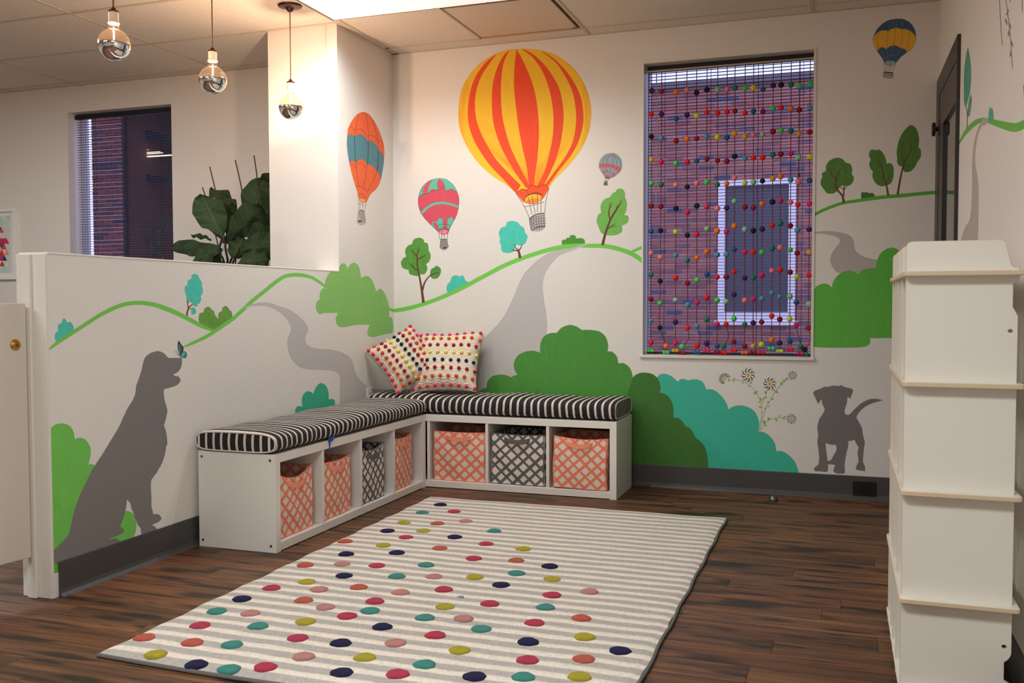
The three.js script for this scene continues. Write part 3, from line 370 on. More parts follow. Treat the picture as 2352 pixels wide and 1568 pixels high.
// ---------------------------------------------------------------- room shell
const WX0 = 1.578, WX1 = 2.513, WY0 = 0.754, WY1 = 2.42, LX0 = -2.575, LX1 = -1.677;   // the two window openings
const ZC = 0.686, XC = -0.446, HH = 1.233, ZN = 2.74, HT = 0.13, XL = -4.6, ZB = 8.0;    // pillar, half wall, far limits
const WT = 0.2;
function wallShape(pts, holes = []) {
  const s = new THREE.Shape(pts.map(([x, y]) => new THREE.Vector2(x, y)));
  for (const h of holes) s.holes.push(new THREE.Path(h.map(([x, y]) => new THREE.Vector2(x, y))));
  return s;
}
const rect = (x0, x1, y0, y1) => [[x0, y0], [x1, y0], [x1, y1], [x0, y1]];
const slab = (shape, d) => new THREE.ExtrudeGeometry(shape, { depth: d, bevelEnabled: false });
{
  const back = struct('wall_back', slab(wallShape(rect(0, W + WT, 0, H), [rect(WX0, WX1, WY0, WY1)]), WT), [muralBack, wallMat], 'off-white back wall painted with hills, hot air balloons and bushes', 'wall');
  back.position.z = -WT;
  const far = struct('wall_far', slab(wallShape(rect(XL - WT, 0, 0, H), [rect(LX0, LX1, 0.9, WY1)]), WT), [wallMat, wallMat], 'plain off-white wall of the room beyond the half wall', 'wall');
  far.position.z = -WT;
  const pillarSide = slab(wallShape(rect(-ZC, 0, 0, H)), 0.02); pillarSide.rotateY(Math.PI / 2); pillarSide.translate(-0.02, 0, 0);
  const pil = struct('wall_pillar', null, null, 'off-white square pillar with an orange balloon painted on its side', 'wall');
  part('painted_side', pillarSide, [muralPillar, wallMat], pil);
  part('pillar_core', box(XC, -0.02, 0, H, 0, ZC), wallMat, pil);
  const left = struct('wall_left', null, null, 'half-height wall painted with a sitting dog and green hills', 'wall');
  const ls = slab(wallShape(rect(-ZN, -ZC, 0, HH)), HT); ls.rotateY(Math.PI / 2); ls.translate(-HT, 0, 0);
  part('painted_panel', ls, [muralLow, wallMat], left);
  part('end_jamb', box(-HT - 0.002, 0.0015, 0, HH + 0.002, ZN, ZN + 0.012, 0.002), trimMat, left);
  part('door_stop_strip', box(-0.098, -0.058, 0, HH + 0.002, ZN + 0.012, ZN + 0.026, 0.003), trimMat, left);
  part('cap', box(-HT - 0.002, 0.0015, HH, HH + 0.008, ZC, ZN, 0.002), trimMat, left);
  const rw = slab(wallShape(rect(0, ZB, 0, H)), WT); rw.rotateY(-Math.PI / 2); rw.translate(W + WT, 0, 0);
  const right = struct('wall_right', rw, [muralRight, wallMat], 'off-white right wall painted with a hill, cypress and hanging vines', 'wall');
  const fl = slab(wallShape(rect(-ZB, 0, 0, H)), WT); fl.rotateY(Math.PI / 2); fl.translate(XL - WT, 0, 0);
  struct('wall_side', fl, wallMat, 'plain off-white side wall of the room beyond', 'wall');
  struct('wall_front', box(XL - WT, W + WT, 0, H, ZB, ZB + WT), wallMat, 'plain off-white wall opposite the mural', 'wall');
}
// floor: sub-floor and planks
const woodTex = dataTex(2048, 1024, (u, v) => {
  const row = v * 8, w1 = vnoise(u * 6, v * 48, 6, 48), w2 = vnoise(u * 14, v * 190, 14, 190), w3 = vnoise(u * 40, v * 512, 40, 512);
  const warp = vnoise(u * 9, v * 20, 9, 20), cath = Math.sin((v * 300 + warp * 16 + w1 * 8)) * 0.5 + 0.5;
  const knot = Math.max(0, vnoise(u * 12 + 3, v * 34 + 7, 12, 34) - 0.66) * 2.6 * (0.5 + w2), fleck = Math.max(0, vnoise(u * 22, v * 230, 22, 230) * vnoise(u * 7, v * 30, 7, 30) - 0.46) * 3.4;
  let t = 0.50 + (w1 - 0.5) * 0.34 + (w2 - 0.5) * 0.26 + (w3 - 0.5) * 0.20 + (cath - 0.5) * 0.08 - knot * 0.85 - fleck * 0.7;
  t = Math.max(0, Math.min(1, t));
  const red = (vnoise(u * 4, v * 10, 4, 10) - 0.5) * 12;
  return [46 + t * 128 + red, 31 + t * 84, 20 + t * 50 - red * 0.3];
}, true);
{
  const floor = struct('floor', box(XL, W, -0.12, -0.008, -0.02, ZB), mat([60, 38, 24], 0.6), 'dark walnut plank floor', 'floor');
  const PW = 0.1235, PL = 1.22, Z0 = 1.467 - 12 * PW, gap = 0.0006, geos = [];
  const mats = [[255, 255, 255], [236, 232, 226], [255, 246, 236], [222, 216, 210]].map((c) => mat(c, 0.5, { map: woodTex, bumpMap: rep(fineNoise, 6, 40), bumpScale: 0.0004 }));
  const plankGeo = (len, width, ou, ov) => { const g = new THREE.BoxGeometry(len - gap * 2, 0.008, width - gap * 2); const p = g.attributes.position, uv = g.attributes.uv; for (let i = 0; i < p.count; i++) uv.setXY(i, ou + p.getX(i) / 2.44, ov + p.getZ(i) / 1.22); return g; };
  for (let i = 0; i < 8; i++) geos.push(plankGeo(PL, PW, rnd(), rnd()));
  const joints = { 12: 2.494, 19: 2.47, 18: 2.777 };
  for (let r = 0; r < 30; r++) {
    const z0 = Z0 + r * PW, z1 = z0 + PW, zc = (Math.max(z0, 0) + z1) / 2, wd = z1 - Math.max(z0, 0);
    if (wd < 0.01) continue;
    const j = joints[r] ?? rr(1.9, 3.1);
    for (let k = -6; k < 3; k++) {
      let x0 = j + k * PL, x1 = x0 + PL;
      if (x1 < -3.9 || x0 > W - 0.02) continue;
      const full = x1 <= W && wd > PW - 1e-4;
      x1 = Math.min(x1, W);
      const m = part('plank', full ? geos[Math.floor(rnd() * 8)] : plankGeo(x1 - x0, wd, rnd(), rnd()), mats[Math.floor(rnd() * 4)], floor);
      m.position.set((x0 + x1) / 2, -0.004, zc);
    }
  }
  const rest = metreUV(box(XL, W, -0.008, 0, Z0 + 30 * PW, ZB), 1 / 2.44, 1 / 1.22);
  part('plank_field', rest, mats[0], floor).userData = { kind: 'stuff' };
}
// ceiling: slab, grid bars and tiles
const tileTex = canvasTex(1024, 512, (c, w, h) => {
  c.fillStyle = 'rgb(222,213,199)'; c.fillRect(0, 0, w, h);
  for (let i = 0; i < 5200; i++) { const s = rr(0.5, 1.7), a = rr(0.12, 0.5); c.fillStyle = `rgba(${rnd() < 0.8 ? '128,112,94' : '246,240,230'},${a})`; c.beginPath(); c.ellipse(rnd() * w, rnd() * h, s * rr(0.8, 2.2), s, rnd() * 3, 0, 7); c.fill(); }
});
const tileMat = mat([255, 255, 255], 0.9, { map: tileTex, bumpMap: rep(fineNoise, 8, 8), bumpScale: 0.001 });
const gridMat = mat([196, 184, 168], 0.6);
const VENT = [0.655, 1.245, 0.175, 0.755];
{
  const ceil = struct('ceiling', box(XL - WT, W + WT, H + 0.05, H + 0.15, -WT, ZB + WT), mat([200, 192, 180], 0.9), 'suspended ceiling of speckled acoustic tiles', 'ceiling');
  const tile = (x0, x1, z0, z1) => { const g = box(x0, x1, H, H + 0.012, z0, z1); metreUV(g, 1 / 1.2, 1 / 0.6); part('ceiling_tile', g, tileMat, ceil); };
  const bar = (x0, x1, z0, z1) => part('grid_bar', box(x0, x1, H - 0.004, H + 0.004, z0, z1), gridMat, ceil);
  const b = 0.009, e = 0.003;
  const rx = [0.025, 1.265, 2.495, W], rz = [0.0, 0.145, 0.765, 1.395, 2.005];
  const lx = [XL, -3.67, -3.07, -2.445, -1.245, 0.0], lz = [0.0, 0.085, 0.705, 1.325, 1.935];
  for (let i = 0; i < rx.length - 1; i++) for (let j = 0; j < rz.length - 1; j++) {
    if (i === 0 && j === 2) continue;                               // light fitting
    if (i === 0 && j === 1) { tile(rx[0] + b, VENT[0] - b, rz[1] + b, rz[2] - b); continue; }
    tile(rx[i] + b - e, rx[i + 1] - b + e, rz[j] + (j ? b - e : 0.012), rz[j + 1] - b + e);
  }
  for (let i = 0; i < lx.length - 1; i++) for (let j = 0; j < lz.length - 1; j++) tile(lx[i] + b - e, lx[i + 1] - b + e, lz[j] + (j ? b - e : 0.012), lz[j + 1] - b + e);
  for (const x of rx.slice(1, 3)) bar(x - b, x + b, 0, 2.005);
  for (const z of rz.slice(1)) { bar(rx[0], W, z - b, z + b); }
  bar(0.0, 0.05, 0, 2.005);
  for (const x of lx.slice(1, 5)) bar(x - b, x + b, 0, 1.935);
  for (const z of lz.slice(1)) bar(XL, 0.0, z - b, z + b);
  bar(VENT[0] - 2 * b, VENT[0], rz[1], rz[2]);
  bar(0, W, 0, 0.02); bar(XL, XC, 0, 0.02); bar(W - 0.02, W, 0.02, 2.005);
  part('ceiling_field', metreUV(box(XL, W, H, H + 0.05, 2.005, ZB), 1 / 1.2, 1 / 0.6), tileMat, ceil).userData = { kind: 'stuff' };
}
// windows: frame, pane, sill
function windowUnit(name, x0, x1, y0, y1, z, label) {
  const g = struct(name, null, null, label, 'window');
  const t = 0.012, fm = mat([196, 192, 198], 0.5);
  part('window_frame', merge([box(x0, x0 + t, y0, y1, z - 0.05, z), box(x1 - t, x1, y0, y1, z - 0.05, z), box(x0 + t, x1 - t, y1 - t, y1, z - 0.05, z), box(x0 + t, x1 - t, y0, y0 + t, z - 0.05, z)]), fm, g);
  part('pane', box(x0 + t, x1 - t, y0 + t, y1 - t, z - 0.028, z - 0.024), glassPane, g);
  return g;
}
const w1 = windowUnit('window_1', WX0, WX1, WY0, WY1, -0.13, 'tall window between the balloons and the trees, hung with pompoms');
part('casing', merge([box(WX0 - 0.002, WX0 + 0.006, WY0, WY1, -0.13, 0.003), box(WX1 - 0.008, WX1 + 0.006, WY0, WY1, -0.13, 0.004), box(WX0, WX1, WY1 - 0.006, WY1 + 0.004, -0.13, 0.003)]), trimMat, w1);
part('window_sill', box(WX0 - 0.012, WX1 + 0.012, WY0 - 0.012, WY0 + 0.006, -0.13, 0.012, 0.003), trimMat, w1);
const w2 = windowUnit('window_2', LX0, LX1, 0.9, WY1, -0.12, 'window in the room beyond the half wall');
// baseboards
{
  const prof = new THREE.Shape([[0, 0], [0.02, 0], [0.0165, 0.004], [0.009, 0.012], [0.006, 0.026], [0.005, 0.124], [0.004, 0.127], [0, 0.127]].map((p) => new THREE.Vector2(...p)));
  const run = (len) => new THREE.ExtrudeGeometry(prof, { depth: len, bevelEnabled: false, steps: 1 });
  const bb = struct('baseboard_back', run(W - 0.0), coveMat, 'charcoal cove baseboard under the painted bushes and puppy', 'baseboard'); bb.rotation.y = -Math.PI / 2; bb.position.set(W, 0, 0);
  // profile x -> away from the wall (+z), extrude -> -x
  const bl = struct('baseboard_left', run(ZN - 0.02 - ZC), coveMat, 'charcoal cove baseboard along the half wall under the dog', 'baseboard'); bl.position.set(0, 0, ZC);
  const br = struct('baseboard_right', run(ZB - 1.2), coveMat, 'charcoal cove baseboard along the right wall', 'baseboard'); br.rotation.y = Math.PI; br.position.set(W, 0, ZB);
}
// glazed door on the right wall
{
  const d = struct('door_1', null, null, 'dark framed glazed door on the right wall', 'door');
  const dm = mat([46, 40, 36], 0.4), sm = mat([74, 60, 50], 0.45), dk = mat([34, 33, 32], 0.35);
  const z0 = 0.016, z1 = 0.93, top = 2.19, xf = 3.109;
  part('door_frame', merge([box(xf, W, 0, top, z0, z0 + 0.15), box(xf, W, 0, top, z1 - 0.03, z1), box(xf, W, top - 0.1, top, z0 + 0.15, z1 - 0.03)]), dm, d);
  part('door_stile', box(xf + 0.003, W, 0.01, top - 0.1, z0 + 0.15, z0 + 0.32), sm, d);
  part('door_rail', box(xf + 0.003, W, 1.95, top - 0.1, z0 + 0.32, z1 - 0.03), sm, d);
  part('door_rail', box(xf + 0.003, W, 0.01, 0.3, z0 + 0.32, z1 - 0.03), sm, d);
  part('glazing_bead', merge([box(xf + 0.001, W, 0.3, 1.95, z0 + 0.32, z0 + 0.355), box(xf + 0.001, W, 1.915, 1.95, z0 + 0.355, z1 - 0.03)]), dk, d);
  part('glass', box(xf + 0.012, W, 0.3, 1.915, z0 + 0.355, z1 - 0.03), new THREE.MeshPhysicalMaterial({ color: col(120, 114, 106), roughness: 0.03, metalness: 0.9 }), d);
  part('knob', new THREE.CylinderGeometry(0.034, 0.034, 0.014, 28).rotateZ(Math.PI / 2).translate(xf - 0.02, 1.93, 0.125), blackMat, d);
  part('knob_stem', new THREE.CylinderGeometry(0.01, 0.012, 0.02, 16).rotateZ(Math.PI / 2).translate(xf - 0.006, 1.93, 0.125), blackMat, d);
}

// ---------------------------------------------------------------- ceiling fittings
const glow = (r, g, b, k = 1) => new THREE.MeshStandardMaterial({ color: col(240, 240, 238), roughness: 0.4, emissive: new THREE.Color().setRGB(r, g, b), emissiveIntensity: k });
{
  const em = glow(0.36, 0.385, 0.40), fm = mat([54, 34, 26], 0.5), em2 = glow(0.86, 0.84, 0.80);
  TROFFERS.forEach(([x, z], i) => {
    const labels = ['lit ceiling panel of square diffusers beside the ceiling vent', 'lit ceiling panel over the middle of the room', 'lit ceiling panel beyond the half wall', 'lit ceiling panel over the gate'];
    const t = thing('ceiling_light', labels[i], 'ceiling light', [x, H, z]);
    const w = 0.61, d = 0.305, y0 = -0.014;
    part('frame', merge([box(-w, w, y0, 0.004, -d, -d + 0.012), box(-w, w, y0, 0.004, d - 0.012, d), box(-w, -w + 0.012, y0, 0.004, -d + 0.012, d - 0.012), box(w - 0.012, w, y0, 0.004, -d + 0.012, d - 0.012)]), fm, t);
    part('housing', box(-w + 0.012, w - 0.012, -0.003, 0.004, -d + 0.012, d - 0.012), mat([150, 152, 152], 0.5), t);
    const nx = 4, nz = 2, cw = (2 * w - 0.03) / nx, cd = (2 * d - 0.03) / nz;
    for (let a = 0; a < nx; a++) for (let b = 0; b < nz; b++) {
      part('diffuser', box(-w + 0.015 + a * cw + 0.002, -w + 0.015 + (a + 1) * cw - 0.002, -0.018, -0.003, -d + 0.015 + b * cd + 0.002, -d + 0.015 + (b + 1) * cd - 0.002, 0.002), em, t);
      if (i) continue;
      const lx = x - w + 0.015 + (a + 0.5) * cw, lz = z - d + 0.015 + (b + 0.5) * cd, l = new THREE.SpotLight(PANEL, TROFFERS[0][2], 0, 1.4, 0.7, 2);
      l.position.set(lx, H - 0.011, lz); l.target.position.set(lx, 0, lz); l.castShadow = true; l.shadow.radius = 0.25; scene.add(l, l.target);
    }
  });
  const v = thing('ceiling_vent', 'square perforated metal air vent set in the ceiling', 'vent', [(VENT[0] + VENT[1]) / 2, H, (VENT[2] + VENT[3]) / 2]);
  const w = (VENT[1] - VENT[0]) / 2, d = (VENT[3] - VENT[2]) / 2;
  const perf = canvasTex(128, 128, (c) => { c.fillStyle = 'rgb(234,222,206)'; c.fillRect(0, 0, 128, 128); c.fillStyle = 'rgb(176,158,138)'; for (let i = 0; i < 8; i++) for (let j = 0; j < 8; j++) { c.beginPath(); c.arc(i * 16 + (j % 2) * 8 + 4, j * 16 + 8, 4.3, 0, 7); c.fill(); c.beginPath(); c.arc(i * 16 + (j % 2) * 8 + 4 - 128, j * 16 + 8, 4.3, 0, 7); c.fill(); } });
  part('perforated_plate', metreUV(box(-w, w, -0.006, 0.002, -d, d), 16, 16), mat([235, 235, 235], 0.6, { map: perf }), v);
  part('rim', merge([box(-w, w, -0.009, -0.002, d - 0.008, d), box(-w, w, -0.009, -0.002, -d, -d + 0.006), box(-w, -w + 0.006, -0.009, -0.002, -d, d), box(w - 0.006, w, -0.009, -0.002, -d, d)]), mat([148, 126, 100], 0.5), v);
  part('latch', new THREE.CylinderGeometry(0.005, 0.005, 0.008, 12).translate(w - 0.02, -0.01, -d + 0.018), steel, v);
}
// pendants with half mirrored globe bulbs
{
  const lathe = (pts, n = 40) => new THREE.LatheGeometry(pts.map((p) => new THREE.Vector2(...p)), n);
  const RB = 0.0625, rimA = 0.08;
  const glassPts = [], capPts = [], innerPts = [];
  for (let i = 0; i <= 20; i++) { const a = rimA + (i / 20) * (1.18 - rimA); glassPts.push([RB * Math.cos(a), RB * Math.sin(a)]); }
  glassPts.push([0.0212, 0.064], [0.0195, 0.072], [0.0188, 0.086]);
  for (let i = 0; i <= 24; i++) { const a = -Math.PI / 2 + (i / 24) * (Math.PI / 2 + rimA); capPts.push([Math.max(1e-4, RB * Math.cos(a)), RB * Math.sin(a)]); }
  for (let i = 24; i >= 0; i--) { const a = -Math.PI / 2 + (i / 24) * (Math.PI / 2 + rimA); capPts.push([Math.max(1e-4, (RB - 0.0012) * Math.cos(a)), (RB - 0.0012) * Math.sin(a)]); }
  const bulbGlass = new THREE.MeshPhysicalMaterial({ color: col(255, 236, 214), roughness: 0.05, transmission: 1, thickness: 0, emissive: new THREE.Color().setRGB(1.0, 0.66, 0.44), emissiveIntensity: 0.16 });
  const fil = new THREE.MeshStandardMaterial({ color: 0xffffff, emissive: new THREE.Color().setRGB(1.0, 0.86, 0.68), emissiveIntensity: 5 });
  const porcelain = mat([232, 214, 190], 0.35), cordMat = mat([255, 255, 255], 0.8, { map: canvasTex(32, 64, (c) => { c.fillStyle = 'rgb(104,70,52)'; c.fillRect(0, 0, 32, 64); for (let i = -2; i < 8; i++) { c.strokeStyle = i % 2 ? 'rgb(186,150,118)' : 'rgb(58,38,30)'; c.lineWidth = 5; c.beginPath(); c.moveTo(-4, i * 10); c.lineTo(36, i * 10 + 18); c.stroke(); } }) });
  const spots = [[1.046, 'hanging in front of the pillar'], [1.694, 'hanging between the two other bulbs'], [2.315, 'above the open end of the half wall']];
  for (const [z, where] of spots) {
    const t = thing('pendant_light', `half mirrored globe bulb on a braided cord, ${where}`, 'pendant light', [-0.07, 2.081, z], 0, 'pendant bulbs over the half wall');
    const top = H - 2.081;
    part('ceiling_canopy', lathe([[0.0001, top - 0.034], [0.009, top - 0.034], [0.014, top - 0.03], [0.02, top - 0.02], [0.024, top - 0.014], [0.05, top - 0.011], [0.058, top - 0.009], [0.062, top - 0.004], [0.062, top - 0.0005], [0.0001, top - 0.0005]]), bronze, t);
    part('cord', metreUV(new THREE.CylinderGeometry(0.0032, 0.0032, top - 0.034 - 0.142, 10).translate(0, (top - 0.034 + 0.142) / 2, 0), 40, 40), cordMat, t);
    part('socket_cap', lathe([[0.0001, 0.146], [0.005, 0.146], [0.009, 0.142], [0.01, 0.136], [0.019, 0.133], [0.0205, 0.13], [0.0205, 0.126], [0.0001, 0.126]]), bronze, t);
    part('socket', lathe([[0.0195, 0.126], [0.0195, 0.09], [0.022, 0.089], [0.0225, 0.083], [0.0195, 0.082], [0.0001, 0.082]]), porcelain, t);
    part('globe_glass', lathe(glassPts), bulbGlass, t);
    part('mirrored_bowl', lathe(capPts), chrome, t);
    part('filament', new THREE.CylinderGeometry(0.0022, 0.0022, 0.05, 8).translate(0, 0.045, 0), fil, t);
    const l = new THREE.PointLight(new THREE.Color().setRGB(1.0, 0.66, 0.45), BULB_POWER, 0, 2); l.position.set(-0.07, 2.081 + 0.019, z); l.castShadow = true; l.shadow.radius = 0.45; scene.add(l);
  }
}

// ---------------------------------------------------------------- the bench units
function benchUnit(len, label) {                 // length along +x, front towards +z, origin at back left floor
  const t = thing('storage_bench', label, 'bench', [0, 0, 0], 0, undefined);
  const D = 0.39, Ht = 0.42, p = 0.038, q = 0.017, n = 4, ow = (len - 2 * p - 3 * q) / n;
  part('side_panel', box(0, p, 0, Ht, 0, D, 0.0018), whiteLam, t);
  part('side_panel', box(len - p, len, 0, Ht, 0, D, 0.0018), whiteLam, t);
  part('top_panel', box(p, len - p, Ht - p, Ht, 0, D - 0.001, 0.0018), whiteLam, t);
  part('bottom_panel', box(p, len - p, 0.004, 0.004 + p, 0, D - 0.001, 0.0018), whiteLam, t);
  const cells = [];
  for (let i = 0; i < n; i++) { const x0 = p + i * (ow + q); cells.push([x0, x0 + ow]); if (i < n - 1) part('divider', box(x0 + ow, x0 + ow + q, 0.004 + p, Ht - p, 0.002, D - 0.003, 0.0012), whiteLam, t); }
  t.userData.cells = undefined;
  return [t, cells];
}
const XU = 0.4135, ZR = 0.44, L1 = 1.961 - ZR;
const [benchL, cellsL] = benchUnit(L1, 'long white four-cubby storage bench along the half wall');
benchL.rotation.y = Math.PI / 2; benchL.position.set(XU - 0.39, 0, 1.961);      // local x -> -z, local z -> +x
{ // screw heads on the visible end: local x = 0 face
  for (const [y, z] of [[0.395, 0.02], [0.395, 0.365], [0.03, 0.02], [0.03, 0.365]]) {
    const s = part('screw', new THREE.CylinderGeometry(0.0055, 0.0055, 0.003, 16).rotateZ(Math.PI / 2).translate(-0.0008, y, z), steel, benchL);
    part('screw_socket', new THREE.CylinderGeometry(0.0026, 0.0026, 0.0036, 6).rotateZ(Math.PI / 2).translate(-0.001, y, z), blackMat, s);
  }
}
const L2 = 1.49;
const [benchR, cellsR] = benchUnit(L2, 'white four-cubby storage bench along the back wall under the window');
benchR.position.set(1.532 - L2, 0, ZR - 0.39 - 0.001);
delete benchL.userData.cells; delete benchR.userData.cells;

// striped cushions
const stripeTex = canvasTex(256, 64, (c) => { c.fillStyle = 'rgb(28,25,25)'; c.fillRect(0, 0, 256, 64); c.fillStyle = 'rgb(226,216,206)'; c.fillRect(0, 0, 76, 64); for (let i = 0; i < 900; i++) { c.fillStyle = `rgba(${rnd() < 0.5 ? '0,0,0' : '255,250,240'},0.05)`; c.fillRect(rnd() * 256, rnd() * 64, 1.5, 5); } });
const weave = rep(fineNoise, 4, 4);
const stripeMat = mat([255, 255, 255], 0.85, { map: stripeTex, bumpMap: weave, bumpScale: 0.0004 });
function cushion(len, depth, high, label, phase, endX) {
  const t = thing('bench_cushion', label, 'cushion');
  const NS = 56, NL = 96, PITCH = 0.0405, r = 0.034, pos = [], uv = [], idx = [];
  const sec = (k) => {                             // cross-section, k 0..1 round the loop: rounded front and back
    const a = k * Math.PI * 2, c = Math.cos(a), s = Math.sin(a), e = 0.34;
    return [Math.sign(c) * Math.abs(c) ** e, Math.sign(s) * Math.abs(s) ** 0.6];
  };
  for (let i = 0; i <= NL; i++) {
    const x = i / NL * len, end = Math.min(x, len - x), sh = end < 0.012 ? 1 - 0.10 * (1 - end / 0.012) ** 2 : 1;
    const dent = 0.004 * Math.sin(x * 9 + phase * 5) + 0.003 * Math.sin(x * 23 + 1), puff = 1 + dent / high * 2;
    for (let j = 0; j <= NS; j++) {
      const [cz, sy] = sec(j / NS), crown = 1 - 0.16 * cz * cz;
      pos.push(x, high / 2 + sy * high / 2 * sh * (sy > 0 ? puff * crown * 1.06 : 0.98), depth / 2 + cz * depth / 2 * (0.99 + 0.01 * sh) + 0.002 * Math.sin(x * 31));
      uv.push((x + phase + 0.0025 * Math.sin(j / NS * 12 + x * 5)) / PITCH, j / NS * 20);
    }
  }
  for (let i = 0; i < NL; i++) for (let j = 0; j < NS; j++) { const a = i * (NS + 1) + j, b = a + NS + 1; idx.push(a, b, a + 1, b, b + 1, a + 1); }
  const g = new THREE.BufferGeometry(); g.setAttribute('position', new THREE.Float32BufferAttribute(pos, 3)); g.setAttribute('uv', new THREE.Float32BufferAttribute(uv, 2)); g.setIndex(idx); g.computeVertexNormals();
  part('cover', g, stripeMat, t);
  for (const ex of [0, len]) {                     // boxed end panels with their own upright stripes
    const ring = [], P0 = [], U0 = [], I0 = [], sgn = ex ? 1 : -1;
    for (let j = 0; j <= NS; j++) { const [cz, sy] = sec(j / NS); ring.push([high / 2 + sy * high / 2 * 0.9 * (sy > 0 ? 1.04 : 0.98) * (1 - (sy > 0 ? 0.1 * cz * cz : 0)), depth / 2 + cz * depth / 2 * 0.985]); }
    for (let q = 0; q <= 4; q++) for (const [y, z] of ring) { const f = 1 - q / 4; const yy = high / 2 + (y - high / 2) * f, zz = depth / 2 + (z - depth / 2) * f; P0.push(ex + sgn * 0.007 * (1 - f * f), yy, zz); U0.push((zz - 0.012) / 0.0395, yy * 20); }
    const n = NS + 1; for (let q = 0; q < 4; q++) for (let j = 0; j < NS; j++) { const a = q * n + j, b = a + n; sgn > 0 ? I0.push(a, a + 1, b, b, a + 1, b + 1) : I0.push(a, b, a + 1, b, b + 1, a + 1); }
    const e = new THREE.BufferGeometry(); e.setAttribute('position', new THREE.Float32BufferAttribute(P0, 3)); e.setAttribute('uv', new THREE.Float32BufferAttribute(U0, 2)); e.setIndex(I0); e.computeVertexNormals();
    part('end_panel', e, stripeMat, t);
    part('piping', tube(ring.slice(0, -1).filter((_, j) => j % 2 === 0).map(([y, z]) => V(ex + sgn * 0.001, y, z)), 0.0036, 80, 6, true), mat([214, 204, 194], 0.85), t);
  }
  return t;
}
const cL = cushion(L1 - 0.002, 0.405, 0.088, 'black and white striped cushion on the bench along the half wall', 0.0, 0);
cL.rotation.y = Math.PI / 2; cL.position.set(XU - 0.39 - 0.008, 0.4215, 1.966);
const cR = cushion(L2 - 0.01, 0.415, 0.104, 'black and white striped cushion on the bench under the window', 0.011, 0);
cR.position.set(1.532 - L2, 0.4215, 0.022);

// fabric bins
function lattice(cr, cg, cb) {
  return canvasTex(512, 512, (c) => {
    c.fillStyle = 'rgb(228,216,200)'; c.fillRect(0, 0, 512, 512); c.lineCap = 'butt';
    for (let i = -5; i < 12; i++) for (const s of [1, -1]) {
      const off = i * 112 + rr(-9, 9) + (s > 0 ? 0 : 30), w = rr(21, 30);
      for (let k = 0; k < 3; k++) { c.strokeStyle = `rgba(${cr},${cg},${cb},${k ? 0.55 : 0.95})`; c.lineWidth = k ? 3 : w; const o = off + (k === 1 ? w * 0.62 : k === 2 ? -w * 0.6 : 0); c.beginPath(); if (s > 0) { c.moveTo(o - 520, -8); c.lineTo(o + rr(-6, 6), 520); } else { c.moveTo(o, -8); c.lineTo(o - 520 + rr(-6, 6), 520); } c.stroke(); }
    }
    for (let i = 0; i < 1500; i++) { c.fillStyle = `rgba(${rnd() < 0.5 ? '255,240,220' : '70,40,30'},0.05)`; c.fillRect(rnd() * 512, rnd() * 512, 6, 1.5); }
    c.strokeStyle = `rgb(${cr},${cg},${cb})`; c.lineWidth = 12; c.strokeRect(2, 2, 508, 508);
  });
}
const coralMat = mat([255, 255, 255], 0.9, { map: lattice(240, 130, 100), side: THREE.DoubleSide }), greyMat = mat([255, 255, 255], 0.9, { map: lattice(92, 92, 96), side: THREE.DoubleSide });
const coralStrap = mat([246, 152, 120], 0.85), greyStrap = mat([104, 94, 90], 0.85), lining = mat([150, 112, 84], 0.95);
function bin(kind, w, h, d, sag, label, group) {
  const t = thing('fabric_bin', label, 'bin', [0, 0, 0], 0, group);
  const m = kind === 'coral' ? coralMat : greyMat, th = 0.004;
  const wall = (ww, front, sg) => { const g = new THREE.BoxGeometry(ww, h, th, 14, 12, 1), p = g.attributes.position; for (let i = 0; i < p.count; i++) { const x = p.getX(i) / (ww / 2), y = p.getY(i) / h + 0.5; p.setY(i, p.getY(i) - sg * (1 - x * x) * y ** 3); p.setZ(i, p.getZ(i) + front * (1 - x * x) * Math.sin(y * 2.6) + 0.0025 * Math.sin(x * 5 + y * 7)); } g.computeVertexNormals(); return g; };
  part('front_panel', wall(w, 0.006, sag).translate(0, h / 2, d / 2), m, t);
  part('back_panel', wall(w, -0.003, 0.002).translate(0, h / 2, -d / 2), m, t);
  part('side_panel', wall(d, 0.003, 0.006).rotateY(-Math.PI / 2).translate(-w / 2, h / 2, 0), m, t);
  part('side_panel', wall(d, 0.003, 0.006).rotateY(Math.PI / 2).translate(w / 2, h / 2, 0), m, t);
  part('lining', box(-w / 2 + 0.006, w / 2 - 0.006, 0.001, 0.02, -d / 2 + 0.006, d / 2 - 0.006), lining, t);
  const sw = w * 0.5, g = new THREE.BoxGeometry(sw, 0.024, 0.003, 20, 1, 1), p = g.attributes.position;
  for (let i = 0; i < p.count; i++) { const x = p.getX(i) / (sw / 2), k = (1 - x ** 4); p.setZ(i, p.getZ(i) + 0.002 + 0.014 * k); p.setY(i, p.getY(i) - 0.012 * (1 - x * x) - sag * 0.9 * (1 - (x * sw / w) ** 2)); }
  g.computeVertexNormals();
  part('handle', g.translate(0, h - 0.028, d / 2 + 0.002), kind === 'coral' ? coralStrap : greyStrap, t);
  return t;
}
const FLY = 0.043;
